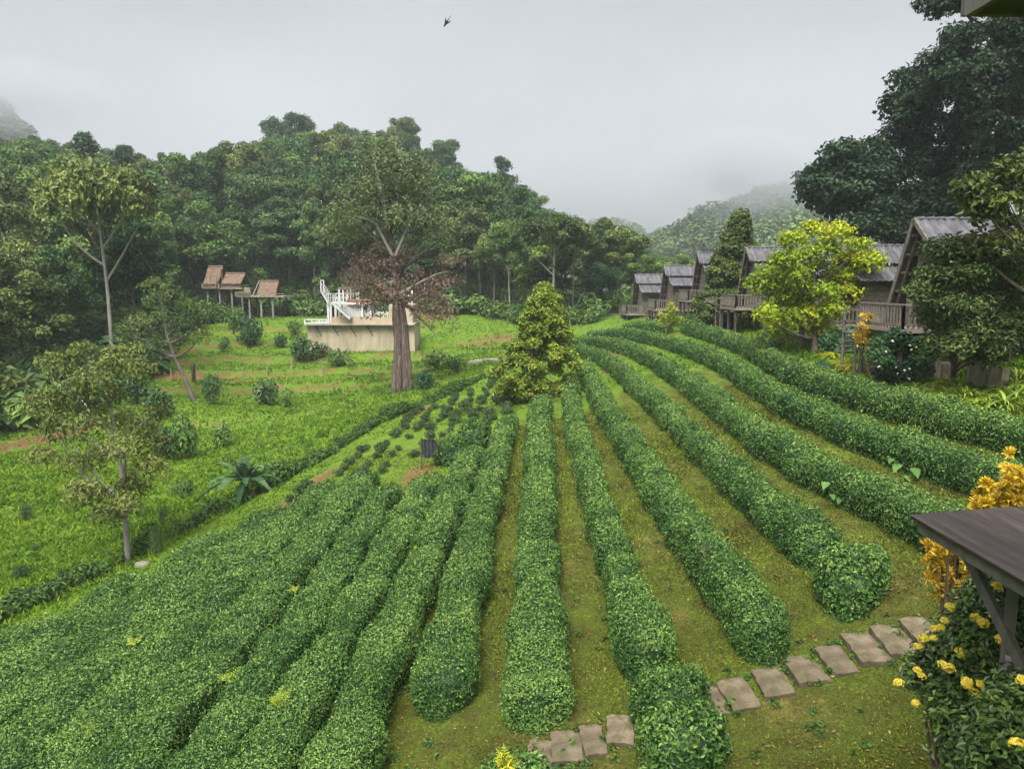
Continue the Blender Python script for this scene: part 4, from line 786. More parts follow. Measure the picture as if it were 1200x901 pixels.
# ------------------------------------------------------------------ white terrace building
T0=71.
def W(u,v,t=T0): return at(u,v,t)
def build_terrace():
    p=W(412,408); p[2]=H(p[0],p[1])-.3
    e=empty('terrace_building',p,'cream and white terrace building with outside stairs above a bare retaining wall','building')
    X=lambda u,t=T0:(u-600)/F*t-p[0]
    Z=lambda v:W(500,v)[2]-p[2]
    y0=0.; 
    g=Geo(); x0,x1=X(361),X(486); zt=Z(380.5)
    n=24; xs=np.linspace(x0,x1,n)
    g.box(((x0+x1)/2,y0+2.2,zt/2-.6),(x1-x0,4.4,zt+1.2),0,.5); w=g.obj('retaining_wall',M['cream'],e)
    g=Geo()
    for u in (371,391,411,431): g.bar((X(u),y0-.03,Z(382)),(X(u+6.5),y0-.03,Z(394)),.05,.07,.4); g.bar((X(u+5),y0-.03,Z(388)),(X(u+6.5),y0-.03,Z(389)),.05,.05,.4)
    g.obj('drain_pipe',M['wooddark'],w)
    g=Geo(); g.box(((X(359)+X(487))/2,y0+2.,zt+.05),(X(487)-X(359),5.,.14),0,.3); g.obj('floor_slab',M['concrete'],e)
    g=Geo(); za=zt+.12; zb=Z(371.5); g.box(((X(389)+X(462))/2,y0+.1,(za+zb)/2),(X(462)-X(389),.2,zb-za),0,.5); g.obj('parapet',M['peach'],e)
    g=Geo(); zr=Z(374)
    for z in (zt+.2,zr): g.bar((X(359),y0-.35,z),(X(385),y0-.35,z),.1,.1,.8)
    for u in (359.5,368,376.5,385): g.box((X(u),y0-.35,(zt+zr)/2+.05),(.12,.12,zr-zt),0,.8)
    g.obj('white_rail',M['white'],e)
    # upper storey
    zf=Z(355.8); g=Geo(); g.box(((X(384)+X(436))/2,y0+1.9,zf),(X(436)-X(384),3.4,.18),0,.8); up=g.obj('upper_floor',M['white'],e)
    for u,yy in ((385.5,.25),(388.5,.25),(394,.25),(398.5,.25),(386,3.2),(425,.25),(434.5,.25),(435,3.2)):
        g=Geo(); g.box((X(u),y0+yy,(zt+zf)/2),(.2,.2,zf-zt-.1),0,.8); g.obj('post',M['white'],e)
    g=Geo(); g.box(((X(402)+X(434))/2,y0+1.6,(zt+zf)/2),(X(434)-X(402),2.2,zf-zt-.2),0,.5); rm=g.obj('room_wall',M['white'],e)
    g=Geo(); g.box((X(428.5),y0+.48,Z(361)),(.42,.04,.42),0,.5); wd=g.obj('window',M['dark'],rm); g=Geo()
    for dx in (-.25,.25): g.box((X(428.5)+dx,y0+.46,Z(361)),(.07,.06,.55),0,.8)
    for dz in (-.25,.25): g.box((X(428.5),y0+.46,Z(361)+dz),(.56,.06,.07),0,.8)
    g.obj('frame',M['white'],wd)
    for u in (390,396.5): 
        g=Geo(); g.box((X(u),y0+.9,(zt+zf)/2-.1),(.32,.1,zf-zt-.5),0,.5); g.obj('dark_opening',M['dark'],e)
    g=Geo(); g.box(((X(406)+X(437))/2,y0+1.8,Z(352.6)),(X(437)-X(406),2.6,.22),0,.5); g.obj('roof_slab',M['rustred'],e)
    # stairs on the front face
    def stair(u0,v0,u1,v1,y,n,nm):
        g=Geo(); a=np.array([X(u0),y,Z(v0)]); b=np.array([X(u1),y,Z(v1)])
        for k in range(n): c=a+(b-a)*(k+.5)/n; g.box(c,(abs(b[0]-a[0])/n*1.25,.8,.07),0,.8)
        for dy in (-.42,.42): g.bar(a+[0,dy,-.1],b+[0,dy,-.1],.05,.14,.6)
        for dy in (-.42,.42):
            g.bar(a+[0,dy,.75],b+[0,dy,.75],.04,.045,.7)
            for k in range(0,n+1,2): c=a+(b-a)*k/n; g.box(c+[0,dy,.35],(.04,.04,.8),0,.7)
        g.obj(nm,M['white'],e)
    stair(394.5,354.5,413.5,372,-.5,12,'stair'); stair(379,341,387,354.5,.4,8,'stair')
    g=Geo()
    for u in (377.5,381.): g.box((X(u),y0+.3,(Z(328.5)+Z(342))/2),(.09,.09,Z(328.5)-Z(342)),0,.8)
    g.bar((X(377.5),.3,Z(328.7)),(X(381),.3,Z(328.7)),.09,.09,.8); g.obj('rail_frame',M['white'],e)
    za=zf+.09
    for (u0,u1,yy) in ((386,407,.2),(386,407,3.4)):
        g=Geo()
        for z in (za+.45,za+.85): g.bar((X(u0),yy,z),(X(u1),yy,z),.045,.045,.7)
        for k in range(8): g.box((X(u0+(u1-u0)*k/7),yy,za+.42),(.05,.05,.9),0,.7)
        g.obj('roof_rail',M['white'],e)
    for u in (397,406.3):
        for yy in (.9,2.6): g=Geo(); g.box((X(u),yy,(za+Z(339))/2),(.16,.16,Z(339)-za),0,.8); g.obj('pergola_post',M['white'],e)
    g=Geo(); g.bar((X(395.5),.9,Z(338.3)),(X(408),.9,Z(338.3)),.12,.14,.5); g.bar((X(395.5),2.6,Z(338.3)),(X(408),2.6,Z(338.3)),.12,.14,.5)
    for k in range(5): g.bar((X(396.5+2.6*k),.7,Z(337)),(X(396.5+2.6*k),2.8,Z(337)),.07,.07,.5)
    g.obj('pergola_beam',M['bamboo'],e)
    for u in (414,416.5):
        g=Geo(); g.box((X(u),2.2,Z(348)),(.14,.14,.8),0,.8); g.obj('chimney',M['white'],e)
    # wing at the right, behind the trunk
    g=Geo(); g.box(((X(455)+X(483))/2,y0+2.5,(zt+Z(357))/2),(X(483)-X(455),3.5,Z(357)-zt),0,.5); wg=g.obj('wing_wall',M['cream'],e)
    for u in (471,474,478.5,482.5):
        g=Geo(); g.box((X(u),.9,(Z(341)+Z(357))/2),(.17,.17,Z(341)-Z(357)),0,.8); g.obj('wing_post',M['white'],e)
    g=Geo(); g.bar((X(470),.9,Z(341)),(X(483),.9,Z(341)),.16,.14,.8); g.obj('wing_beam',M['white'],e)
    for u,v in ((437,367),(443,366),(448,368),(453,366.5)):
        g=Geo(); g.box((X(u),1.,zt+.6),(.12,.12,1.2),0,.8); g.bar((X(u-2),1.,Z(v)),(X(u+5),1.,Z(v+1)),.1,.12,.8); g.obj('porch_post',M['white'],e)
build_terrace()
# ------------------------------------------------------------------ thatched huts on stilts
def thatch_roof(g,x0,x1,z0,z1,hw,y=0,over=.0,seed=1):
    l=np.random.default_rng(seed)
    for sgn in (-1,1):
        nx,nz=26,9; V=np.zeros((nx,nz,3))
        for i in range(nx):
            for j in range(nz):
                f=j/(nz-1); V[i,j]=(x0+(x1-x0)*i/(nx-1)+l.normal()*.02,y+sgn*(.04+hw*f)+l.normal()*.02*sgn,z1-(z1-z0)*f+.02*l.normal()-.06*(j%2))
        V2=V.copy(); V2[...,2]-=.14; g.grid(V,tint=.5); g.grid(V2[:, ::-1],tint=.4)
        for e in (0,-1): g.grid(np.stack([V[e],V2[e]],0),.4)
        g.grid(np.stack([V[:,-1],V2[:,-1]],0),.5)
    g.tube([(x0,y,z1+.02),(x1,y,z1+.02)],[.12,.12],6,.5)
def thatched(label,u,vdeck,t,build):
    p=at(u,vdeck,t); p[2]=H(p[0],p[1]); e=empty('thatched_hut',p,label,'hut')
    X=lambda u_:(u_-600)/F*t-p[0]; Z=lambda v:at(600,v,t)[2]-p[2]
    build(e,X,Z); return e
def hutA(e,X,Z):
    zd=Z(338); g=Geo()
    for x in (X(248),X(262),X(276),X(288)):
        for y in (-1.3,1.6):
            g=Geo(); g.tube([(x,y,-1.5),(x,y,zd)],[.11,.1],6); g.obj('stilt',M['palebark'],e)
    g=Geo(); g.box(((X(244)+X(290))/2,.2,zd),(X(290)-X(244),3.8,.14),0,.4); g.obj('deck',M['bamboo'],e)
    g=Geo()
    for k in range(22): x=X(244)+(X(263)-X(244))*k/21; g.box((x,-1.72,zd+.3),(.13,.05,.55),0,random.uniform(.3,.9))
    g.bar((X(244),-1.76,zd+.5),(X(263),-1.76,zd+.5),.05,.08); g.obj('deck_fence',M['bamboo'],e)
    g=Geo()
    for k in range(20): x=X(265.5)+(X(287)-X(265.5))*k/19; g.box((x,-1.5,zd+.32),(.13,.05,.6),0,random.uniform(.2,.7))
    g.obj('board_wall',M['rail'],e)
    g=Geo(); g.box(((X(248)+X(262))/2,.2,zd+.7),(X(262)-X(248)-.2,2.2,1.3),0,.3); g.obj('hut_wall',M['wooddark'],e)
    g=Geo(); thatch_roof(g,X(245.5),X(262.5),Z(332.5),Z(312.5),1.9,y=.1,seed=2); g.obj('tall_thatch_roof',M['thatch'],e)
    g=Geo(); thatch_roof(g,X(265),X(288),Z(332),Z(320.5),1.7,y=.1,seed=3); tag(g.obj('long_thatch_roof',M['thatch'],e),'long dark thatched roof')
    g=Geo(); g.tube([(X(264),-.9,-1),(X(264.3),-.9,Z(316))],[.16,.13],6); g.obj('roof_post',M['wooddark'],e)
    g=Geo(); g.bar((X(259.5),-1.78,zd),(X(261.5),-1.78,Z(322)),.25,.06,.9); g.obj('barge_board',M['bamboo'],e)
def hutB(e,X,Z):
    zd=Z(347.2); g=Geo()
    for x in (X(296),X(309.5),X(323)):
        for y in (-1.2,1.6):
            g=Geo(); g.tube([(x,y,-2),(x,y,zd)],[.12,.11],6); g.obj('stilt',M['palebark'],e)
    g=Geo(); g.box(((X(282)+X(337))/2,.2,zd),(X(337)-X(282),3.6,.13),0,.6); g.obj('deck',M['bamboo'],e)
    g=Geo()
    for k in range(20): x=X(282)+(X(299)-X(282))*k/19; g.box((x,-1.6,zd+.28),(.15,.05,.5),0,random.uniform(.5,.95))
    for k in range(6): x=X(293)+(X(298)-X(293))*k/5; g.box((x,-1.55,zd+.65),(.13,.05,.85),0,.8)
    g.bar((X(282),-1.64,zd+.48),(X(299),-1.64,zd+.48),.05,.08,.9); g.bar((X(327),-1.6,zd+.3),(X(337),-1.6,zd+.3),.05,.06,.6); g.obj('deck_fence',M['bamboo'],e)
    # A-frame, ridge running to the right, open pale gable at its left end
    g=Geo(); thatch_roof(g,X(305.5),X(327),zd+.1,Z(329.5),1.45,y=.1,seed=5); g.obj('thatch_roof',M['thatch'],e)
    g=Geo(); zt=Z(330.5)-.1; x=X(306)-.08
    g.add([(x,-1.3,zd+.1),(x,1.5,zd+.1),(x,.1,zt),(x-.06,-1.3,zd+.1),(x-.06,1.5,zd+.1),(x-.06,.1,zt)],[(0,1,2),(5,4,3)],.7)
    gw=g.obj('gable_wall',M['bamboo'],e)
    g=Geo(); g.add([(x-.09,-.3,zd+.1),(x-.09,.5,zd+.1),(x-.09,.1,zd+.95)],[(2,1,0)],.5); g.obj('opening',M['dark'],gw)
    g=Geo(); g.bar((x-.4,-1.62,zd),(x-.05,.06,Z(329)),.1,.09,.9); g.bar((x-.4,1.75,zd),(x-.05,.14,Z(329)),.1,.09,.9); g.obj('gable_pole',M['rail'],e)
thatched('larger thatched hut at the wood edge with one tall and one long roof',266,338,91,hutA)
thatched('small A-frame thatched hut on a pale stilted platform at the edge of the wood',310,347,89,hutB)
# ------------------------------------------------------------------ stone steps, slab, posts, stakes, net panel
def step(i,u,v,wu,label,rot,depth=.62,w=.42):
    p,t=gp(u,v); bm=Geo(); 
    nx,ny=6,8; l=np.random.default_rng(40+i)
    xs=np.linspace(-w/2,w/2,nx); ys=np.linspace(-depth/2,depth/2,ny); V=np.zeros((nx,ny,3))
    for a in range(nx):
        for b in range(ny):
            ed=(a in(0,nx-1))+(b in(0,ny-1)); V[a,b]=(xs[a]+l.normal()*.004*(1+(a in(0,nx-1))),ys[b]+l.normal()*.005*(1+(b in(0,ny-1))),.07+l.normal()*.003-(.012 if ed==1 else .025 if ed==2 else 0))
    bm.grid(V,.5+.25*l.normal()*.6); per=[(a,0) for a in range(nx)]+[(nx-1,b) for b in range(1,ny)]+[(a,ny-1) for a in range(nx-2,-1,-1)]+[(0,b) for b in range(ny-2,0,-1)]
    top=np.array([V[a,b] for a,b in per]); bot=top.copy(); bot[:,2]=-.28; bot[:,:2]*=1.02; k=len(per); bm.grid(np.stack([top,bot],0),.35,closed=True)
    o=bm.obj('stone_step',M['stone'],loc=p+[0,0,-.005]); o.rotation_euler=(R(l.normal()*1.5),R(-4+l.normal()*2),R(rot+l.normal()*3)); tag(o,label,'step','stone steps crossing the lawn')
ST=[(634,888,'lowest stone step, half covered by the small tea bush at the bottom edge',4,.36,.5),(664,878,'broad pale stone step, second from the bottom of the lower flight',3,.42,.6),(695,871,'narrow grey stone step in the middle of the lower flight',8,.30,.56),(727,858,'stone step at the top of the lower flight, beside the dark tea bush',10,.36,.58),
 (833,821,'first stone step of the upper flight, just right of the dark tea bush',14,.36,.62),(865,817,'brown stone step of the upper flight, second from the dark tea bush',17,.40,.62),(906,803,'stone step with grass at its foot, below the broad end of a tea hedge',22,.42,.58),(944,788,'wide flat stone step in the middle of the upper flight',25,.44,.62),
 (980,776,'stone step with a small gap of grass on its left, middle of the upper flight',28,.38,.60),(1015,763,'large orange-brown stone step, third from the yellow-flowered shrub',30,.44,.74),(1048,753,'orange-stained stone step, second from the yellow-flowered shrub',32,.44,.70),(1080,741,'highest stone step, partly covered by the yellow-flowered shrub',34,.40,.60)]
for i,(u,v,lab,rot,w,d) in enumerate(ST): step(i,u,v,0,lab,(i*37%11-5)*.9,d*1.1,w*.94)
p,t=gp(602,424); g=Geo(); 
V=[]
for (u,v) in ((553,424),(575,422),(600,422),(640,421)): q,_=gp(u,v); V.append(q)
for k in range(3):
    c=(V[k]+V[k+1])/2; g.bar(V[k]+[0,0,.02],V[k+1]+[0,0,.02],1.8,.16,.5)
o=g.obj('concrete_slab',M['concrete']); tag(o,'grey concrete slab across the grass behind the yellow-green tree','slab')
FP=[(201,446,433),(284,444,431),(313,441,425),(342,440,421),(378,441,423),(437,434,418),(303,405,396)]
FPL=['pale fence post left of the leaning tree','pale fence post between dark upright bush and red bank','pale fence post above the red bank, below the slope bushes','pale fence post left of the spiky plant','pale fence post below the cream wall corner','pale fence post nearest the big trunk','short pale fence post higher on the grass slope']
for (u,v,vt),lab in zip(FP,FPL):
    p,t=gp(u,v); h=(v-vt)/F*t; g=Geo(); g.tube([(0,0,-.3),(.01,0,h*.5),(0,.01,h)],[.05,.045,.04],6,rough=.05); g.tube([(0,0,h-.03),(0,.0,h+.05)],[.055,.02],6); o=g.obj('fence_post',M['fencepost'],loc=p); tag(o,lab,'fence post','pale fence posts on the terrace')
p,t=gp(227,447); g=Geo(); g.tube([(0,0,-.2),(.02,0,.6),(.0,.02,1.25),(.02,.02,1.5)],[.17,.16,.19,.10],8,rough=.10); g.bar((.05,-.17,.3),(.12,-.2,1.2),.06,.06); o=g.obj('stump_post',M['wooddark'],loc=p); tag(o,'dark stubby post standing alone on the terrace right of the leaning tree','post')
p,t=gp(495,424); g=Geo(); g.tube([(0,0,-.2),(.02,0,.5),(.0,.02,1.15)],[.09,.085,.07],7,rough=.1); o=g.obj('stump_post',M['redbark'],loc=p); tag(o,'short reddish post in the grass right of the big trunk','post')
p,t=gp(167,663); g=Geo(); l=np.random.default_rng(5); th=np.linspace(0,6.283,11)[:-1]; V=np.stack([np.stack([np.cos(th)*r*.22*(1+.1*l.normal(size=10)),np.sin(th)*r*.15,0*th+z*.7],1) for r,z in ((1.,-.05),(1.05,.06),(.8,.12),(.3,.14))],0); g.grid(V[::-1],closed=True); g.add(np.vstack([V[-1],V[-1].mean(0)]),[(k,(k+1)%10,10) for k in range(10)])
o=g.obj('pale_rock',M['sack'],loc=p+[0,0,.03],smooth=True); o.rotation_euler=(0,0,.2); tag(o,'pale flat rock on the grass at the foot of the airy tree','rock')
def litter():
    l=np.random.default_rng(88); n=5200; y=np.exp(l.uniform(math.log(7),math.log(26),n)); x=l.uniform(-.35,.72,n)*y; k=(x>xb(y))&(x<12.5)&(l.random(n)<.25+.9*(fbm(x*.8,y*.8,89)>.5)); x,y=x[k],y[k]; n=len(x)
    g=Geo(); g.leaves(np.c_[x,y,HT(x,y)+.025],l.normal(size=(n,3))*.35+[0,0,1],l.uniform(.035,.085,n)*np.clip(y/12,.8,1.6),.5,.1,tint=l.random(n))
    o=g.obj('fallen_leaves',M['litter']); tag(o,'dry fallen leaves scattered over the lawn between the tea hedges','fallen leaves',kind='stuff')
    C=[]
    for (u,v,*_) in ST:
        p,t=gp(u,v)
        for _k in range(5):
            a=l.uniform(0,6.28); q=p+[.27*math.cos(a)+l.normal()*.04,.40*math.sin(a)+l.normal()*.05,0]; q[2]=H(q[0],q[1])+.03; C.append(np.r_[q,l.uniform(.04,.09)])
    for _k in range(420):
        yy=math.exp(l.uniform(math.log(7.5),math.log(24))); xx=l.uniform(-.3,.6)*yy
        if xx<xb(yy)+.5 or fbm(xx*.9,yy*.9,93)<.52: continue
        C.append([xx,yy,H(xx,yy)+.02,l.uniform(.03,.085)])
    g=crown_geo(l,np.array(C),26,.055,flat=.8,asp=.5,var=.5,sizeexp=1.)
    o=g.obj('lawn_weeds',M['weed']); tag(o,'small weeds tucked round the stone steps and dotted over the lawn','weeds',kind='stuff')
litter()
# dark net panel
p,t=gp(503,548); e=empty('net_panel',p,'dark net panel stretched between stakes at the edge of the sandy clearing','panel'); sc=t/F
g=Geo(); 
for dx in (-9,9): g.tube([(dx*sc,0,-.2),(dx*sc,0,36*sc)],[.03,.025],6)
g.obj('stake',M['twig'],e)
g=Geo(); nx=14; xs=np.linspace(-9,9,nx)*sc; V=np.zeros((nx,7,3))
for i in range(nx):
    for j in range(7): V[i,j]=(xs[i],-.03+.03*math.sin(i*1.9)+.01*rng.normal(),(12+22*j/6)*sc+.02*math.sin(i*.9+j))
V2=V+[0,.025,0]; g.grid(V); g.grid(V2[:,::-1]); g.grid(np.stack([V[:,-1],V2[:,-1]],0)); g.obj('net',M['net'],e)
# edging stakes with strap leaved plants
for i,(u,v,hh) in enumerate(((1087,443,26),(1097,444,26),(1107,446,22),(1138,449,22),(1147,452,25),(1161,454,26),(1174,456,25))):
    p,t=gp(u,v); h=hh/F*t; g=Geo(); w=.085; l=np.random.default_rng(i)
    rows=[]
    for f,ww in ((-.3,1),(0,1.),(.5,.98),(.9,.95),(1,.7)): rows.append(np.array([(sx*w*ww*(1.35),sy*w*ww,f*h) for sx,sy in ((-1,-1),(1,-1),(1,1),(-1,1))])+l.normal(size=(4,3))*.006)
    g.grid(np.stack(rows,0)[::-1],.3+.1*i%.7,closed=True); g.add(rows[-1],[(0,1,2,3)],.6)
    o=g.obj('edging_stake',M['stake'],loc=p); o.rotation_euler=(l.normal()*.04,l.normal()*.05,l.normal()*.1)
    tag(o,['leftmost concrete edging stake, standing below the garden tree','pale edging stake, second from the left end of the planted edge','short edging stake beside the leaf-covered gap','first edging stake right of the leaf-covered gap','grey edging stake in the right-hand group of four','reddish-stained edging stake near the right end of the planted edge','rightmost pale edging stake'][i],'stake','stakes edging the strap-leaved plants')
def strap_geo(seed,n,L,w,up=1.1):
    l=np.random.default_rng(seed); g=Geo()
    for k in range(n):
        a=l.uniform(0,6.283); ln=L*l.uniform(.6,1.1); el=l.uniform(.5,1.25)*up; ts=np.linspace(0,1,6); d=np.array([math.cos(a),math.sin(a)])
        r=ln*(ts*math.cos(el)+.28*ts**2); z=ln*(ts*math.sin(el)-.62*ts**2.2); ww=w*np.array([.7,1,1,.85,.5,.06])
        s=np.array([-d[1],d[0]]); c=np.c_[d[0]*r,d[1]*r,z]; V=np.stack([c-np.c_[s[0]*ww,s[1]*ww,-.15*ww],c-[0,0,0],c+np.c_[s[0]*ww,s[1]*ww,.15*ww]],1); g.grid(V,l.uniform(.1,1))
    return g
SL=[link('strap_leaf_plant',strap_geo(700+k,64,.85,.027).mesh('strap_leaf_plant',M['lily'])) for k in range(3)]
for o in SL: tag(o,'strap-leaved plant growing among the edging stakes','plant','strap-leaved plants along the stakes')
l=np.random.default_rng(71); us=[False]*3
for i,(u,v) in enumerate([(1085,424),(1096,425),(1108,426),(1118,424),(1128,428),(1138,428),(1150,431),(1160,434),(1170,436),(1182,437),(1193,440),(1103,418),(1122,419),(1145,424),(1078,462),(1090,460),(1102,463),(1113,461),(1122,466),(1132,462),(1075,455),(1142,472),(1160,473),(1178,470),(1192,462),(1200,455),(1117,448),(1126,452),(1110,470),(1190,448)]):
    p,t=gp(u,v+8); k=i%3; s=l.uniform(.85,1.25)
    if not us[k]: us[k]=True; SL[k].location=p; SL[k].scale=(s,s,s)
    else: dup(SL[k],p,l.uniform(0,6.3),s)
for i,(u,v,lab) in enumerate(((990,428,'lime-yellow grassy clump in front of the yellow tree trunk'),(1005,432,'lime-yellow grassy clump at the foot of the small orange croton'),(978,418,'small lime-yellow clump nearest the yellow tree trunk'))):
    p,t=gp(u,v); g=strap_geo(740+i,110,.62,.022,.8); o=g.obj('lime_plant',M['lime'],loc=p); tag(o,lab,'plant'); o.scale=(1.5,1.5,1.1)
# crotons
def croton(label,base,clumps,n,leaf,seed,mat='croton'):
    l=np.random.default_rng(seed); e=empty('croton_bush',base,label,'croton'); g=Geo(); C=np.array(clumps)-np.r_[base,0]
    for c in C:
        m=int(n*(c[3]/.3)**2); sp=l.normal(size=(7,3))*[.5,.5,.4]*c[3]; 
        for s_ in sp: # tufts of pointed leaves
            d=l.normal(size=(m//7,3))+[0,0,.9]; d/=np.linalg.norm(d,axis=1)[:,None]; P=c[:3]+s_+d*leaf*.6; Nn=np.cross(d,l.normal(size=d.shape)); Nn*=np.sign(Nn[:,2:3]+1e-6)
            g.leaves(P,Nn,leaf*l.uniform(.8,1.3,len(P)),.26,.05,T=d,tint=np.clip(.62+.22*l.normal(size=len(P))+s_[2]*1.2,0,1))
    g.obj('foliage',M[mat],e); g=Geo()
    for c in C[:12]: g.tube([(0,0,-.2),c[:3]*[.5,.5,.5],c[:3]],[.03,.02,.012],5)
    g.obj('stem',M['twig'],e); return e
l=np.random.default_rng(81)
def pc(u,v,t,r): return np.r_[at(u,v,t),r]
b=at(1115,700,8.); b[2]=H(b[0],b[1])
croton('orange-yellow croton bush under the corner of the dark plank roof',b,[pc(u,v,8+l.uniform(-.3,.3),r) for u,v,r in ((1105,645,.22),(1120,650,.26),(1108,668,.26),(1128,672,.26),(1112,688,.22),(1135,690,.22),(1125,635,.2),(1145,660,.2),(1150,690,.2),(1112,630,.18),(1138,640,.2),(1118,705,.18),(1100,655,.15))],520,.085,82)
b=at(1170,660,10.); b[2]=H(b[0],b[1])
croton('large golden croton bush rising above the dark plank roof',b,[pc(u+12,v+5,10+l.uniform(-.4,.4),r*.9) for u,v,r in ((1145,590,.3),(1160,578,.34),(1178,570,.34),(1195,560,.34),(1170,592,.32),(1188,588,.34),(1205,580,.36),(1196,548,.26),(1215,560,.36),(1160,600,.3),(1180,606,.3),(1210,610,.36),(1150,610,.26),(1168,560,.26),(1185,550,.26),(1152,572,.22))],560,.10,83)
p,t=gp(1020,443)
croton('small orange croton on a bare stem in front of the nearest hut porch',p,[pc(u,v,t+l.uniform(-.3,.3),r) for u,v,r in ((1010,385,.28),(1022,378,.3),(1030,388,.28),(1015,395,.32),(1026,398,.3),(1008,400,.28),(1034,402,.26),(1018,410,.26),(1018,372,.2))],170,.17,84)
p,t=gp(785,391)
croton('small reddish-yellow bush standing in the hedges below the far huts',p,[pc(u,v,t+l.uniform(-.5,.5),r) for u,v,r in ((783,372,.5),(790,368,.5),(780,380,.45),(792,378,.5),(786,362,.4))],60,.3,85,mat='yellowgreen')
# flowering shrubs
def petals(seed,n,r,leaf):
    l=np.random.default_rng(seed); d=l.normal(size=(n,3)); d/=np.linalg.norm(d,axis=1)[:,None]; d[:,2]=np.where(d[:,2]<-.4,-d[:,2],d[:,2]); g=Geo(); g.leaves(d*[r,r,r*.8]*l.uniform(.75,1,(n,1)),d+l.normal(size=(n,3))*.35,leaf,.8,.15,tint=l.random(n)); return g
FM=[petals(90+k,80,.062,.042).mesh('flower_cluster',M['petal']) for k in range(3)]; WM=petals(95,24,.06,.06).mesh('flower_cluster',M['whitepetal'])
def shrub(label,base,clumps,per,leaf,mat,flowers,fm,fs,seed,cat='shrub',asp=.5):
    l=np.random.default_rng(seed); e=empty('flowering_shrub',base,label,cat); C=np.array(clumps)-np.r_[base,0]
    crown_geo(l,C,per,leaf,flat=.9,asp=asp,var=.5,up=.6).obj('foliage',M[mat],e); g=Geo()
    for c in C[::2]: g.tube([(l.normal()*.1,l.normal()*.1,-.2),c[:3]*[.6,.6,.5],c[:3]],[.03,.022,.008],5)
    g.obj('stem',M['twig'],e)
    for i,f in enumerate(flowers):
        o=link('flower_cluster',fm[i%len(fm)],e,tuple(f-base)); s=fs*l.uniform(.75,1.2); o.scale=(s,s,s); o.rotation_euler=(l.normal()*.5,l.normal()*.5,l.uniform(0,6))
    return e
b=at(1160,860,6.0); b[2]=H(b[0],b[1])
cl=[(1075,790,6.35,.16),(1098,775,6.3,.2),(1120,755,6.3,.24),(1145,735,6.2,.26),(1170,715,6.1,.28),(1195,705,6.0,.3),(1110,800,6.2,.24),(1135,785,6.1,.3),(1160,765,6.0,.32),(1185,750,5.9,.32),(1130,820,6.1,.24),(1155,815,6.0,.32),(1180,800,5.9,.34),(1205,790,5.8,.34),(1150,850,6.0,.26),(1175,850,5.9,.34),(1200,845,5.8,.36),(1165,885,5.9,.3),(1190,890,5.8,.36),(1215,740,5.8,.3),(1160,690,6.3,.2),(1185,670,6.4,.22),(1085,805,6.3,.14),(1180,920,5.8,.4),(1215,890,5.7,.4),(1140,705,6.4,.16),(1215,680,6.2,.3),(1120,840,6.1,.26),(1110,820,6.2,.2),(1140,880,6.0,.3),(1160,915,5.9,.34),(1125,870,6.0,.2),(1150,740,6.1,.26),(1180,770,5.9,.3),(1205,815,4.8,.2),(1192,835,4.8,.22),(1215,840,4.7,.3),(1178,850,4.9,.24),(1200,875,4.7,.3),(1170,885,4.9,.26),(1185,910,4.7,.3)]
fl=[(1107,727,6.15),(1103,735,6.1),(1094,748,6.15),(1095,737,6.2),(1143,723,5.95),(1113,712,6.1),(1133,800,5.85),(1053,800,6.3),(1148,802,5.8),(1142,812,5.85),(1104,778,6.05),(1077,758,6.25),(1075,785,6.3),(1168,687,5.75),(1174,749,5.6),(1192,797,5.5),(1073,824,6.2),(1155,663,6.3),(1166,722,5.9),(1080,792,6.25),(1112,783,6.0),(1198,797,4.6),(1192,872,4.6),(1082,748,6.2),(1125,765,6.05),(1152,730,5.9)]
shrub('dark-leaved shrub full of yellow flower heads in the lower right corner',b,[np.r_[at(u,v,t),r] for u,v,t,r in cl],760,.06,'shrub',[at(u,v,t-.12) for u,v,t in fl],FM,.66,91)
p,t=gp(1055,452)
cl=[(u,v,t+l.uniform(-.6,.6),l.uniform(.3,.5)) for u,v in ((1035,405),(1050,395),(1068,402),(1085,410),(1040,425),(1058,420),(1075,428),(1035,440),(1055,440),(1072,442),(1028,420),(1060,405))]
shrub('cream-flowered dark shrub between the small orange croton and the edging stakes',p,[np.r_[at(u,v,q),r] for u,v,q,r in cl],330,.14,'bush',[at(u,v,t-.7) for u,v in ((1066,405),(1074,407),(1068,410),(1050,430),(1060,434),(1066,432),(1038,412),(1084,412),(1046,400),(1065,444),(1052,438),(1030,430))],[WM],.62,92)
bush_mound(tuple(gp(962,430,.3)[0][:2]),.5,.45,.55,'dark low bush at the foot of the yellow tree trunk',330,mat='bush',name='low_bush',cat='bush')
bush_mound(tuple(gp(985,405,.3)[0][:2]),.9,.7,1.0,'dark leafy bush under the railing of the half-hidden hut',331,mat='bush',name='low_bush',cat='bush',leaf=.1)
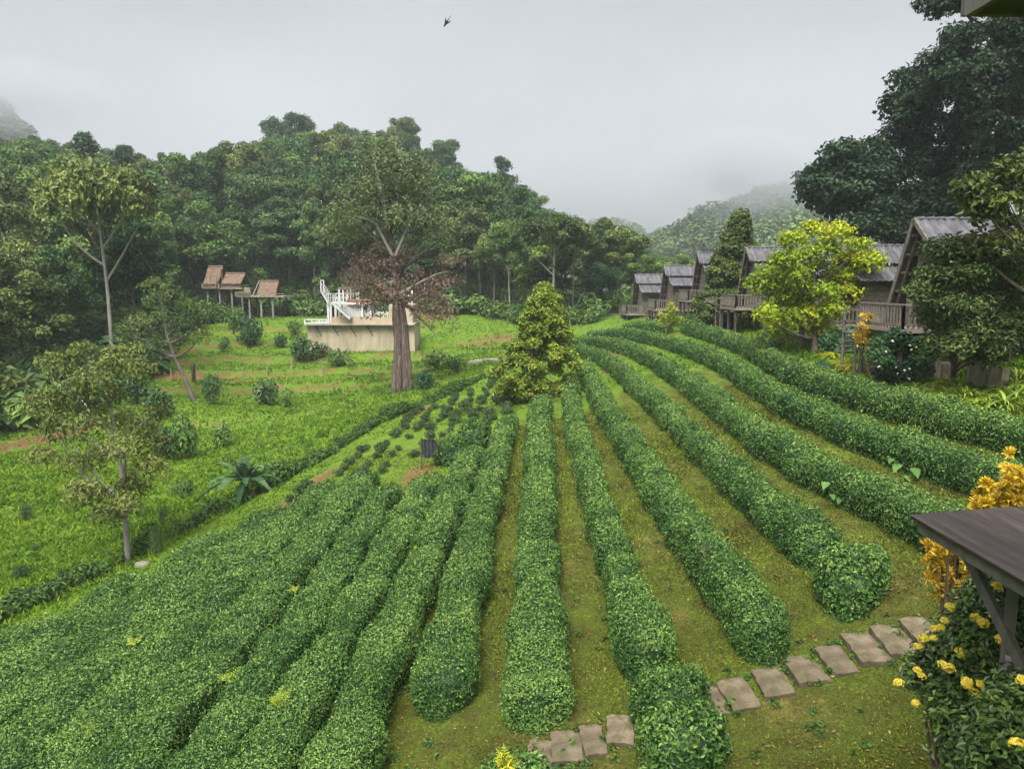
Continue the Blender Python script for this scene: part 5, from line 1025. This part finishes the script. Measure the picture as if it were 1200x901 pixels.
# taro, fern, weeds in the hedges
def heart(g,base,tip_dir,L,w,tint,l):
    d=np.array(tip_dir,float); d/=np.linalg.norm(d); s=np.cross(d,[0,0,1.]); s/=np.linalg.norm(s); n=np.cross(s,d)
    f=np.array([-.25,0,.25,.5,.75,1.]); ww=np.array([.55,1,.95,.7,.38,.02])*w
    c=base+d*(f*L)[:,None]-np.array([0,0,1])*(.25*L*np.clip(f,0,1)**2)[:,None]
    g.grid(np.stack([c-s*ww[:,None]+n*.12*ww[:,None],c,c+s*ww[:,None]+n*.12*ww[:,None]],1),tint)
def taro(label,u,v,leaves,seed):
    l=np.random.default_rng(seed); p,t=gp(u,v); e=empty('taro_plant',p,label,'plant'); st=Geo()
    for (lu,lv,L) in leaves:
        q=at(lu,lv,t)-p; st.tube([(0,0,0),q*[.5,.5,.7],q],[.012,.01,.008],5); g=Geo(); heart(g,q,(l.uniform(-.8,.3),-.7,-.25),L,L*.42,l.uniform(.4,1),l); g.obj('leaf',M['taro'],e)
    st.obj('stalk',M['taro'],e)
taro('taro plant with three pale heart-shaped leaves at the foot of a tea hedge',1062,566,[(1052,545,.24),(1072,550,.25),(1085,560,.23),(1045,538,.16),(1060,558,.17),(1092,552,.15)],11)
taro('taro plant with narrow drooping leaves on the lawn side of a tea hedge',985,596,[(968,566,.2),(985,584,.18),(992,592,.19),(975,580,.14)],12)
def spray(label,u,v,dz,n,L,mat,seed,name='fern'):
    p,t=gp(u,v,dz); p=p+[0,0,dz-.1]; l=np.random.default_rng(seed); g=Geo()
    for k in range(n):
        a=l.uniform(0,6.283); el=l.uniform(.5,1.3); ts=np.linspace(0,1,9)[1:]; ln=L*l.uniform(.6,1.1)
        c=np.c_[np.cos(a)*ln*ts*math.cos(el),np.sin(a)*ln*ts*math.cos(el),ln*(ts*math.sin(el)-.35*ts**2)]
        for sg in (-1,1):
            T=np.c_[-np.sin(a)*sg+0*ts+.5*np.cos(a),np.cos(a)*sg+0*ts+.5*np.sin(a),0*ts-.1]; sz=L*.34*(1.05-ts)
            g.leaves(c+T*sz[:,None]*.5,np.tile([0,0,1.],(len(ts),1))+l.normal(size=(len(ts),3))*.2,sz*1.05,.3,.05,T=T,tint=l.uniform(.4,1))
        g.tube(np.vstack([[0,0,0],c]),.005,4,.3,cap=False)
    o=g.obj(name,M[mat],loc=p); tag(o,label,'fern' if name=='fern' else 'weed'); return o
spray('lime-green fern fronds sticking out of the small tea bush at the bottom edge',592,893,.5,16,.36,'lime',21)
for i,(u,v,lab) in enumerate(((330,818,'patch of bright weed sprouting from the lower tea block, nearest the dark hollow'),(305,772,'bright weed sprouting in the lower tea block, above the nearest patch'),(190,745,'small yellow weed in the middle of the lower tea block'),(157,748,'pair of pale weed leaves at the left of the small yellow weed'),(345,688,'pale weed spray in the tea block below the furrow'),(105,852,'low weed tuft near the lower left of the tea block'),(270,790,'feathery pale weed between the two bright weed patches'))):
    spray(lab,u,v,.72,(12,10,7,4,6,6,7)[i],(.34,.3,.28,.3,.3,.26,.34)[i],'lily' if i not in(2,) else 'lime',30+i,'weed_spray')
spray('yellowish weed spray on top of the hedge that ends at the plank roof',975,528,.72,8,.4,'lily',41,'weed_spray')
spray('dry reddish-brown twig tuft in the tea hedge halfway down the slope',828,640,.66,10,.24,'rusty',42,'dry_tuft')
# banana and palm plants
def blade_leaf(g,base,az,el,L,w,tint,l,droop=.7):
    n=18; ts=np.linspace(0,1,n); d=np.array([math.cos(az),math.sin(az),0]); sd=np.array([-d[1],d[0],0])
    def mid(t): c=base+d*(L*(t*math.cos(el)+.1*t**2)); return c+np.array([0,0,L*(t*math.sin(el)-droop*t**2.2)])
    prof=lambda t: w*np.interp(t,[0,.12,.25,.6,.9,1],[.06,.3,.95,1,.55,.05])
    for sg in (-1,1):
        for k in range(n-1):
            a,b=mid(ts[k]),mid(ts[k+1]); o=sg*sd; tear=l.random()<.35; dz=-.25*l.random() if tear else -.02
            ea=a+o*prof(ts[k])+d*.05*L+[0,0,.28*prof(ts[k])+dz*w]; eb=b+o*prof(ts[k+1])*(.92 if tear else 1)+d*.05*L+[0,0,.28*prof(ts[k+1])+dz*w]
            if tear: eb=eb*.75+ea*.25
            g.add([a,b,eb,ea],[(0,1,2,3)],np.clip(tint+.12*l.normal(),0,1))
    g.tube([mid(t) for t in ts[::3]],np.linspace(.02,.006,6),4,.9,cap=False)
def banana(name,label,u,v,H_,nl,L,w,seed,mat='banana',stem='bark',cat='banana plant',droop=.75):
    p,t=gp(u,v); l=np.random.default_rng(seed); e=empty(name,p,label,cat)
    g=Geo(); g.tube([(0,0,-.2),(.03,0,H_*.5),(0,.03,H_)],[.17,.14,.09],8,rough=.08); g.tube([(.3,-.1,-.2),(.34,-.1,H_*.5)],[.12,.08],7,rough=.08); g.obj('stem',M[stem],e)
    for k in range(nl):
        g=Geo(); az=k*2.4+l.normal()*.2; el=np.interp(k,[0,nl-1],[.15,1.4])+l.normal()*.1; blade_leaf(g,np.array([0,0,H_*.95]),az,el,L*l.uniform(.8,1.15),w*l.uniform(.8,1.15),l.uniform(.2,1),l,droop*np.interp(k,[0,nl-1],[1.,.45])); g.obj('leaf',M[mat],e)
    return e
banana('banana_plant','dark green banana plant with torn arching leaves beside the ditch',288,588,.85,24,1.45,.17,51)
banana('banana_plant','distant banana plant showing pale upright leaves before the wood',122,405,1.6,9,2.4,.42,52)
banana('palm_plant','spiky palm-like plant in front of the cream retaining wall',400,428,.5,16,1.7,.12,53,cat='palm')
# bird
p=at(523,27,40.); g=Geo(); dv=at(527,20,40.)-at(519,33,40.); dv/=np.linalg.norm(dv)
g.tube([dv*k for k in (-.26,-.2,-.08,.06,.2,.32)],[.01,.045,.06,.05,.025,.008],8)
side=np.array([.25,.95,.1]); 
for sg in (-1,1):
    a=sg*side; V=np.array([dv*-.12,dv*.06,a*.2+dv*.10,a*.2-dv*.04,a*.42+dv*.22,a*.40+dv*.14]); g.add(np.vstack([V,V+[0,0,.015]]),[(0,1,2,3),(3,2,4,5),(9,8,7,6),(11,10,8,9),(0,3,9,6),(3,5,11,9),(1,7,8,2),(2,8,10,4)])
g.add([dv*.28,dv*.46+side*.05,dv*.42,dv*.46-side*.05],[(0,1,2,3)])
o=g.obj('flying_bird',M['bird'],loc=p); tag(o,'small dark bird flying high under the clouds','bird')
# ------------------------------------------------------------------ dark plank roof and eave near the camera
e=empty('plank_roof',(3.1,5.5,0),'dark wet plank roof corner on grey posts at the lower right','roof'); e.location=(0,0,0)
g=Geo(); y0,y1=1.2,5.52
for k in range(7):
    xa=3.08+.37*k; g.bar((xa+.20,y0,4.225+.030*k+.0),(xa+.20,y1+.0,4.225+.030*k),.41,.03,(.3,.75,.45,.6,.35,.7,.5)[k],up=(-.10,0,1))
rb=g.obj('roof_boards',M['wetwood'],e); bv=rb.modifiers.new('bevel','BEVEL'); bv.width=.006; bv.segments=2
g=Geo(); g.bar((3.13,y0,4.15),(3.13,y1-.05,4.15),.04,.09,.6); g.bar((3.12,y1-.07,4.16),(5.6,y1-.07,4.33),.04,.09,.5); g.obj('fascia',M['greywood'],e)
P1=at(1187,690,5.0)
g=Geo(); g.box((P1[0],P1[1],(H(P1[0],P1[1])+4.1)/2),(.07,.07,4.1-H(P1[0],P1[1])),-.55,.6); g.obj('post',M['greywood'],e)
q=at(1232,800,4.75); g=Geo(); g.box((q[0],q[1],(H(q[0],q[1])+4.1)/2),(.085,.085,4.1-H(q[0],q[1])),.15,.6); g.obj('post',M['greywood'],e)
g=Geo(); g.bar(at(1127,637,5.35),at(1210,805,4.85),.045,.07,.5); g.obj('brace',M['greywood'],e)
g=Geo(); g.bar(at(1178,771,5.0),at(1240,775,4.85),.03,.03,.8); g.obj('tie_bar',M['rail'],e)
for y in (2.,3.2,4.4,5.3):
    g=Geo(); g.bar((3.15,y,4.13),(5.5,y,4.30),.05,.09,.4); g.obj('rafter',M['greywood'],e)
e2=empty('house_eave',(0,0,0),'dark green underside of a house eave in the upper right corner','eave')
c=at(1137,17,3.35); g=Geo(); yaw=-.06
n=9
for k in range(n): g.box((c[0]+2.0,c[1]-.25-.5*k+.0,c[2]+.04),(4.0,.49,.05),0,.3+.4*(k%2)); 
g.obj('soffit_boards',M['greensoffit'],e2)
g=Geo(); g.box((c[0]-.012,c[1]-2.2,c[2]+.07),(.03,4.4,.16),0,.9); g.box((c[0]+2.0,c[1]+.02,c[2]+.05),(4.05,.03,.1),0,.3); g.obj('fascia',M['greywood'],e2)
# ------------------------------------------------------------------ haze
m,nt=newmat('haze'); v=N(nt,'ShaderNodeVolumePrincipled'); v.inputs['Color'].default_value=(.62,.655,.70,1); v.inputs['Density'].default_value=.0005; v.inputs['Anisotropy'].default_value=.1
o=N(nt,'ShaderNodeOutputMaterial'); nt.links.new(v.outputs[0],o.inputs['Volume'])
g=Geo(); g.box((0,0,85),(1960,1960,310)); o=g.obj('haze',m); tag(o,'thin pale mist filling the whole valley','haze',kind='stuff')
def mist_mat(dens):
    m,nt=newmat('mist'); L=nt.links.new; v=N(nt,'ShaderNodeVolumePrincipled'); v.inputs['Color'].default_value=(.48,.50,.525,1); v.inputs['Anisotropy'].default_value=.1
    tc=N(nt,'ShaderNodeTexCoord'); ge=N(nt,'ShaderNodeVectorMath',operation='MULTIPLY_ADD'); ge.inputs[1].default_value=(2,2,2); ge.inputs[2].default_value=(-1,-1,-1); L(tc.outputs['Generated'],ge.inputs[0])
    ln=N(nt,'ShaderNodeVectorMath',operation='LENGTH'); L(ge.outputs[0],ln.inputs[0])
    no=N(nt,'ShaderNodeTexNoise'); no.inputs['Scale'].default_value=.035; no.inputs['Detail'].default_value=4; no.inputs['Roughness'].default_value=.55
    gm=N(nt,'ShaderNodeNewGeometry'); L(gm.outputs['Position'],no.inputs['Vector'])
    a1=N(nt,'ShaderNodeMath',operation='MULTIPLY_ADD'); L(no.outputs['Fac'],a1.inputs[0]); a1.inputs[1].default_value=1.7; a1.inputs[2].default_value=-.85
    a2=N(nt,'ShaderNodeMath',operation='ADD'); L(ln.outputs['Value'],a2.inputs[0]); L(a1.outputs[0],a2.inputs[1])
    mr=N(nt,'ShaderNodeMapRange',interpolation_type='SMOOTHSTEP'); mr.inputs['From Min'].default_value=.95; mr.inputs['From Max'].default_value=.15; mr.inputs['To Min'].default_value=0; mr.inputs['To Max'].default_value=dens; L(a2.outputs[0],mr.inputs['Value'])
    ed=N(nt,'ShaderNodeMapRange',interpolation_type='SMOOTHSTEP'); ed.inputs['From Min'].default_value=1; ed.inputs['From Max'].default_value=.7; L(ln.outputs['Value'],ed.inputs['Value'])
    mm=N(nt,'ShaderNodeMath',operation='MULTIPLY'); L(mr.outputs[0],mm.inputs[0]); L(ed.outputs[0],mm.inputs[1]); L(mm.outputs[0],v.inputs['Density'])
    o=N(nt,'ShaderNodeOutputMaterial'); L(v.outputs[0],o.inputs['Volume'])
    return m
def ball(name,label,lst,mat):
    for (u,v_,t,rx,ry,rz) in lst:
        g=Geo(); th=np.linspace(0,2*math.pi,25)[:-1]; ph=np.linspace(-math.pi/2+.02,math.pi/2-.02,13)
        V=np.stack([np.stack([np.cos(p)*np.cos(th)*rx,np.cos(p)*np.sin(th)*ry,np.sin(p)*rz+0*th],1) for p in ph],0); g.grid(V,closed=True)
        for e,s in ((0,-1),(-1,1)): g.add(np.vstack([V[e],V[e].mean(0)]),[(k,(k+1)%24,24)[::s] for k in range(24)])
        o=g.obj(name,mat,loc=at(u,v_,t),smooth=True); tag(o,label,'mist','banks of mist on the far hills','stuff')
ball('mist_bank','bank of low cloud drifting over the far hills',[(925,206,305,90,36,27),(850,192,335,60,32,19),(985,236,300,60,30,24),(12,108,395,70,40,26)],mist_mat(.027))
ball('mist_bank','thin veil of mist before the farthest ridge between the two woods',[(700,225,500,150,60,62)],mist_mat(.006))
# ------------------------------------------------------------------ sky, sun, camera
w=bpy.data.worlds.new('World'); scene.world=w; w.use_nodes=True; nt=w.node_tree; nt.nodes.clear(); L=nt.links.new
SUN_EL,SUN_ROT=R(58),R(200)
sk=N(nt,'ShaderNodeTexSky',sky_type='NISHITA'); sk.sun_disc=False; sk.sun_elevation=SUN_EL; sk.sun_rotation=SUN_ROT; sk.air_density=1.; sk.dust_density=4.; sk.ozone_density=1.
hs=N(nt,'ShaderNodeHueSaturation'); hs.inputs['Saturation'].default_value=.16; L(sk.outputs[0],hs.inputs['Color'])
tc=N(nt,'ShaderNodeTexCoord'); sx=N(nt,'ShaderNodeSeparateXYZ'); L(tc.outputs['Generated'],sx.inputs[0])
mp=N(nt,'ShaderNodeMapping'); mp.inputs['Scale'].default_value=(1,1,2.2); L(tc.outputs['Generated'],mp.inputs['Vector'])
no=N(nt,'ShaderNodeTexNoise'); no.inputs['Scale'].default_value=2.0; no.inputs['Detail'].default_value=5; no.inputs['Roughness'].default_value=.5; L(mp.outputs[0],no.inputs['Vector'])
cl_=N(nt,'ShaderNodeMapRange'); cl_.inputs['From Min'].default_value=.3; cl_.inputs['From Max'].default_value=.7; cl_.inputs['To Min'].default_value=.86; cl_.inputs['To Max'].default_value=1.14; L(no.outputs['Fac'],cl_.inputs['Value'])
# overcast luminance: brighter overhead than at the horizon
ov=N(nt,'ShaderNodeValToRGB'); e_=ov.color_ramp.elements
while len(e_)<5: e_.new(.5)
SKY=[(0,.68),(.12,.73),(.36,.79),(.6,2.4),(1,4.0)]
for q,(pos,val) in zip(e_,SKY): q.position=pos; q.color=(val,val,val,1)
L(sx.outputs['Z'],ov.inputs['Fac'])
mu=N(nt,'ShaderNodeMix',data_type='RGBA',blend_type='MULTIPLY'); mu.inputs[0].default_value=1; L(hs.outputs[0],mu.inputs[6]); L(ov.outputs[0],mu.inputs[7])
mu2=N(nt,'ShaderNodeMix',data_type='RGBA',blend_type='MULTIPLY'); mu2.inputs[0].default_value=1; L(mu.outputs[2],mu2.inputs[6]); L(cl_.outputs[0],mu2.inputs[7])
bg=N(nt,'ShaderNodeBackground'); bg.inputs['Strength'].default_value=.1; L(mu2.outputs[2],bg.inputs['Color'])
ow=N(nt,'ShaderNodeOutputWorld'); L(bg.outputs[0],ow.inputs['Surface'])
ld=bpy.data.lights.new('sun','SUN'); ld.energy=1.5; ld.angle=R(22); ld.color=(1,.97,.92); so=bpy.data.objects.new('sun',ld); COL.objects.link(so)
az=math.pi/2-SUN_ROT
from mathutils import Vector
sd=Vector((math.sin(SUN_ROT)*math.cos(SUN_EL),math.cos(SUN_ROT)*math.cos(SUN_EL),math.sin(SUN_EL))); so.rotation_euler=sd.to_track_quat('Z','Y').to_euler()
cd=bpy.data.cameras.new('camera'); cd.sensor_width=36; cd.lens=36*F/1200; cd.clip_start=.05; cd.clip_end=5000
co=bpy.data.objects.new('camera',cd); COL.objects.link(co); co.location=(0,0,CZ); co.rotation_euler=(math.pi/2-TH,0,0); scene.camera=co
vs=scene.view_settings; vs.view_transform='Standard'; vs.look='None'; vs.exposure=1.06; vs.gamma=1; vs.use_curve_mapping=False
scene.render.engine='CYCLES'; cy=scene.cycles; cy.use_denoising=True; cy.max_bounces=8; cy.diffuse_bounces=3; cy.glossy_bounces=2; cy.transmission_bounces=3; cy.volume_bounces=2; cy.transparent_max_bounces=4
cy.use_adaptive_sampling=True; cy.adaptive_threshold=.01; cy.caustics_reflective=False; cy.caustics_refractive=False
